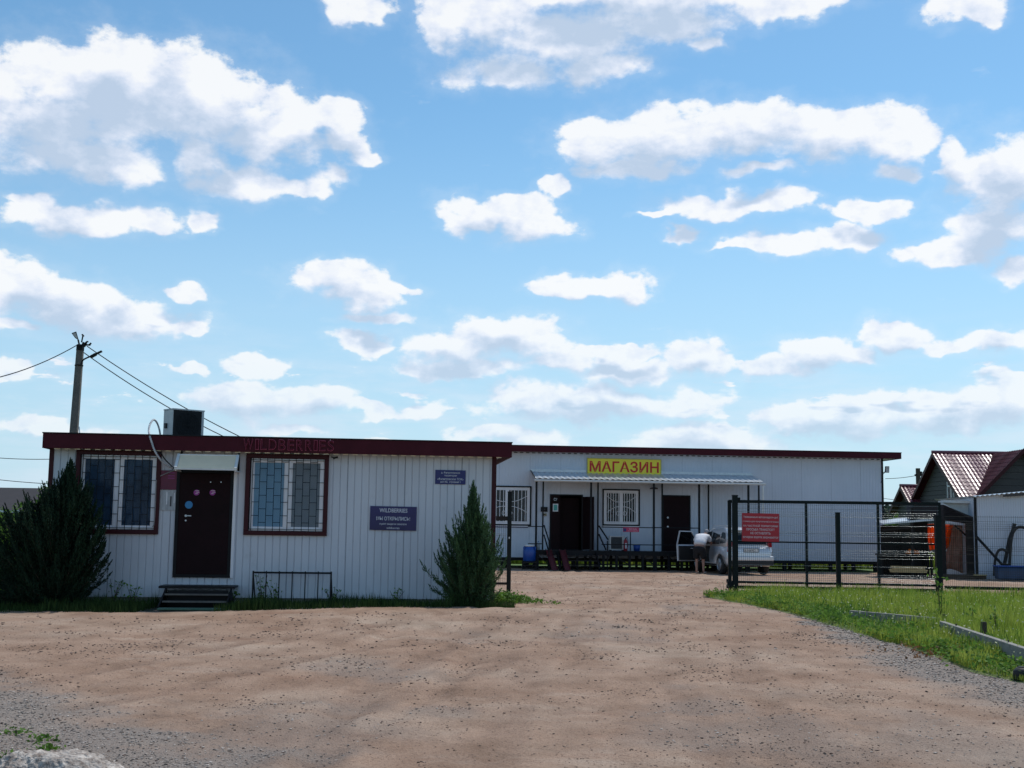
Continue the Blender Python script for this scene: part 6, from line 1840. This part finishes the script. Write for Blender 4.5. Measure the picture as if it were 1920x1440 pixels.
bR = W(884, 1130, 23.2)
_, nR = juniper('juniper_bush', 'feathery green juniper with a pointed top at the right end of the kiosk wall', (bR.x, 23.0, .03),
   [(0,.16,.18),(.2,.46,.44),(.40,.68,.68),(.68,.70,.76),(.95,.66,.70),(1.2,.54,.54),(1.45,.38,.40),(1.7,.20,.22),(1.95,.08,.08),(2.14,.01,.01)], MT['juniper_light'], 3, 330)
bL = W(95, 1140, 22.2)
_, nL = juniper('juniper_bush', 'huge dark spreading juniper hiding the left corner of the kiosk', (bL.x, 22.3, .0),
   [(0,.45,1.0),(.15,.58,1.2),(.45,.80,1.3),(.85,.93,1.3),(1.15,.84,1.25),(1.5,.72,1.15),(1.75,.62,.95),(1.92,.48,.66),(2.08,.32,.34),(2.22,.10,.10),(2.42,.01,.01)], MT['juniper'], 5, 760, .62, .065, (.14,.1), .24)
print('needles', nR, nL)

def bush(name, label, base, blobs, m, nper=2600, lsize=.075, cat='bush'):
    th = thing(name, label, cat, base); X = []; Y = []; Z = []; st = MB()
    for (x, y, z, r) in blobs:
        st.tube(smooth_path([(0,0,-.05),(x*.4,y*.4,z*.5),(x,y,z)],4), [.03*(1-.08*i) for i in range(9)], 6)
        k = int(nper*r*r*1.5)+60
        g = rng.normal(size=(k,3)); g /= np.linalg.norm(g,axis=1)[:,None]; rr = r*(.35+.75*rng.random(k)**.6)
        lump = .75+.5*fbm(g[:,0]*2.3+x*3, g[:,1]*2.3+g[:,2]*2, 3)
        X += list(x+g[:,0]*rr*lump); Y += list(y+g[:,1]*rr*lump); Z += list(z+g[:,2]*rr*lump)
        for q in range(6):
            a = random.uniform(0,6.28); st.tube([(x,y,z),(x+r*.9*math.cos(a),y+r*.9*math.sin(a),z+random.uniform(-.3,.9)*r)], [.012,.004], 4)
    st.build('stems', MT['bark'], th)
    Z = np.maximum(np.array(Z), .02)
    V, F = leaves(len(X), np.array(X), np.array(Y), Z, lsize); np_mesh('foliage', V, F, [m], th)
    return th
b = W(20, 1100, 25.5)
bush('leafy_bush', 'light green leafy bush left of the kiosk behind the juniper', (b.x, 25.5, 0), [(-.3,0,.9,.6),(.3,.2,1.4,.55),(-.8,.2,1.2,.7),(.75,.4,2.0,.42),(1.05,.5,2.55,.25),(-1.5,.3,.8,.7),(.1,-.3,.4,.5)], MT['leaf'])
b = W(-10, 960, 34)
bush('leafy_bush', 'far green bush at the left edge below the brown roof', (b.x, 34, 0), [(-.5,0,1.1,.8),(.7,0,1.0,.8),(1.9,.2,.9,.7),(-1.8,0,1.3,.9)], MT['leaf'], 1600, .1)
b = W(1700, 985, 66)
bush('distant_bush', 'small green bush seen through the gate between shop and house', (b.x, 66, 0), [(0,0,1.6,1.0),(1.3,.4,1.4,.9),(-1.5,.3,1.1,.9)], MT['leaf'], 500, .22)
# far off tree line as uneven canopies of leaf clumps
n = 60000
X = rng.uniform(-700, 700, n); Yt = 640+rng.normal(0,12,n); top = 6+13*fbm(X*.012+5, X*0+.5, 4)+3*fbm(X*.11, X*0+7, 2)
Z = top*rng.random(n)**.6
V, F = leaves(n, X, Yt, Z, 4.2, 1.0)
stuff(np_mesh('far_treeline', V, F, [mat('far_foliage', (.035,.07,.025), (.025,.05,.02), rough=.8, scale=.1, island=.3)]), 'low far wood along the horizon', 'trees')

# ------------------------------------------------------------------ kerb slabs, stakes, rock
def slab(label, a_px, b_px, h, t=.08):
    A = G(*a_px); B = G(*b_px)
    d = (B-A); ang = math.atan2(d.y, d.x); L = d.length
    th = thing('kerb_slab', label, 'kerb', A, ang, 'kerb slabs in the lawn edge')
    o = MB().box(0, L, 0, t, -.1, h).build('slab_body', MT['concrete'], th, bevel=.008)
    md = MB()
    for k in (.2,.8): md.tube([(L*k,t/2,h),(L*k,t/2,h+.03)], .012, 6)
    md.build('lifting_eye', MT['bark'], th)
    return th
slab('farther concrete kerb slab half sunk in the grass', (1592,1166), (1757,1182), .20)
slab('nearer concrete kerb slab tilted towards the right edge', (1762,1196), (1925,1258), .25)
def stake(label, px, py, h, w=.11):
    b = G(px, py); th = thing('wooden_stake', label, 'stake', b, 0)
    MB().tube([(0,0,-.05),(0,0,h*.6),(.005,0,h)], [w/2,w/2,w/2*.9], 8).build('stake_body', MT['bark'], th); MB().tube([(.005,0,h),(.005,0,h+.008)], w/2*.8, 8).build('cut_top', MT['timber'], th)
stake('dark stake behind the left end of the farther kerb slab', 1619, 1163, .20, .075)
stake('dark stake behind the gap between the two kerb slabs', 1771, 1180, .24, .11)
stake('dark stake behind the middle of the nearer kerb slab', 1845, 1210, .32, .10)
ty = G(1916, 1272); o = thing('black_stub', 'black rounded stub in the grass at the right edge', 'stub', ty)
MB().tube([(0,0,-.02),(0,0,.08),(0,0,.12)], [.09,.09,.05], 12).build('stub_body', MT['rubber'], o, smooth=True); MB().tube([(0,0,.12),(0,0,.13)], .04, 10).build('stub_cap', MT['black'], o)

def rock():
    c = G(118, 1462); bm = bmesh.new(); bmesh.ops.create_icosphere(bm, subdivisions=6, radius=1)
    for v in bm.verts:
        p = v.co.copy(); a = np.array([p.x*2.1+p.z]); b = np.array([p.y*2.1-p.z*1.3])
        f = float(fbm(a+9, b+4, 4)[0])-.5; g = abs(float(fbm(a*4+3, b*4+8, 5, .65)[0])-.5)
        r = 1+.45*f-.34*g
        p.z = min(p.z, .78+.12*f)
        v.co = Vector((p.x*.39*r, p.y*.28*r, p.z*.20*r*(1-.25*p.x)))
    me = bpy.data.meshes.new('boulder'); bm.to_mesh(me); bm.free(); me.materials.append(MT['rock'])
    me.polygons.foreach_set('use_smooth', [True]*len(me.polygons))
    o = link_mesh('boulder', me); o.location = (c.x-.02, c.y, .0); tag(o, 'pale rough boulder at the bottom left corner', 'boulder')
rock()
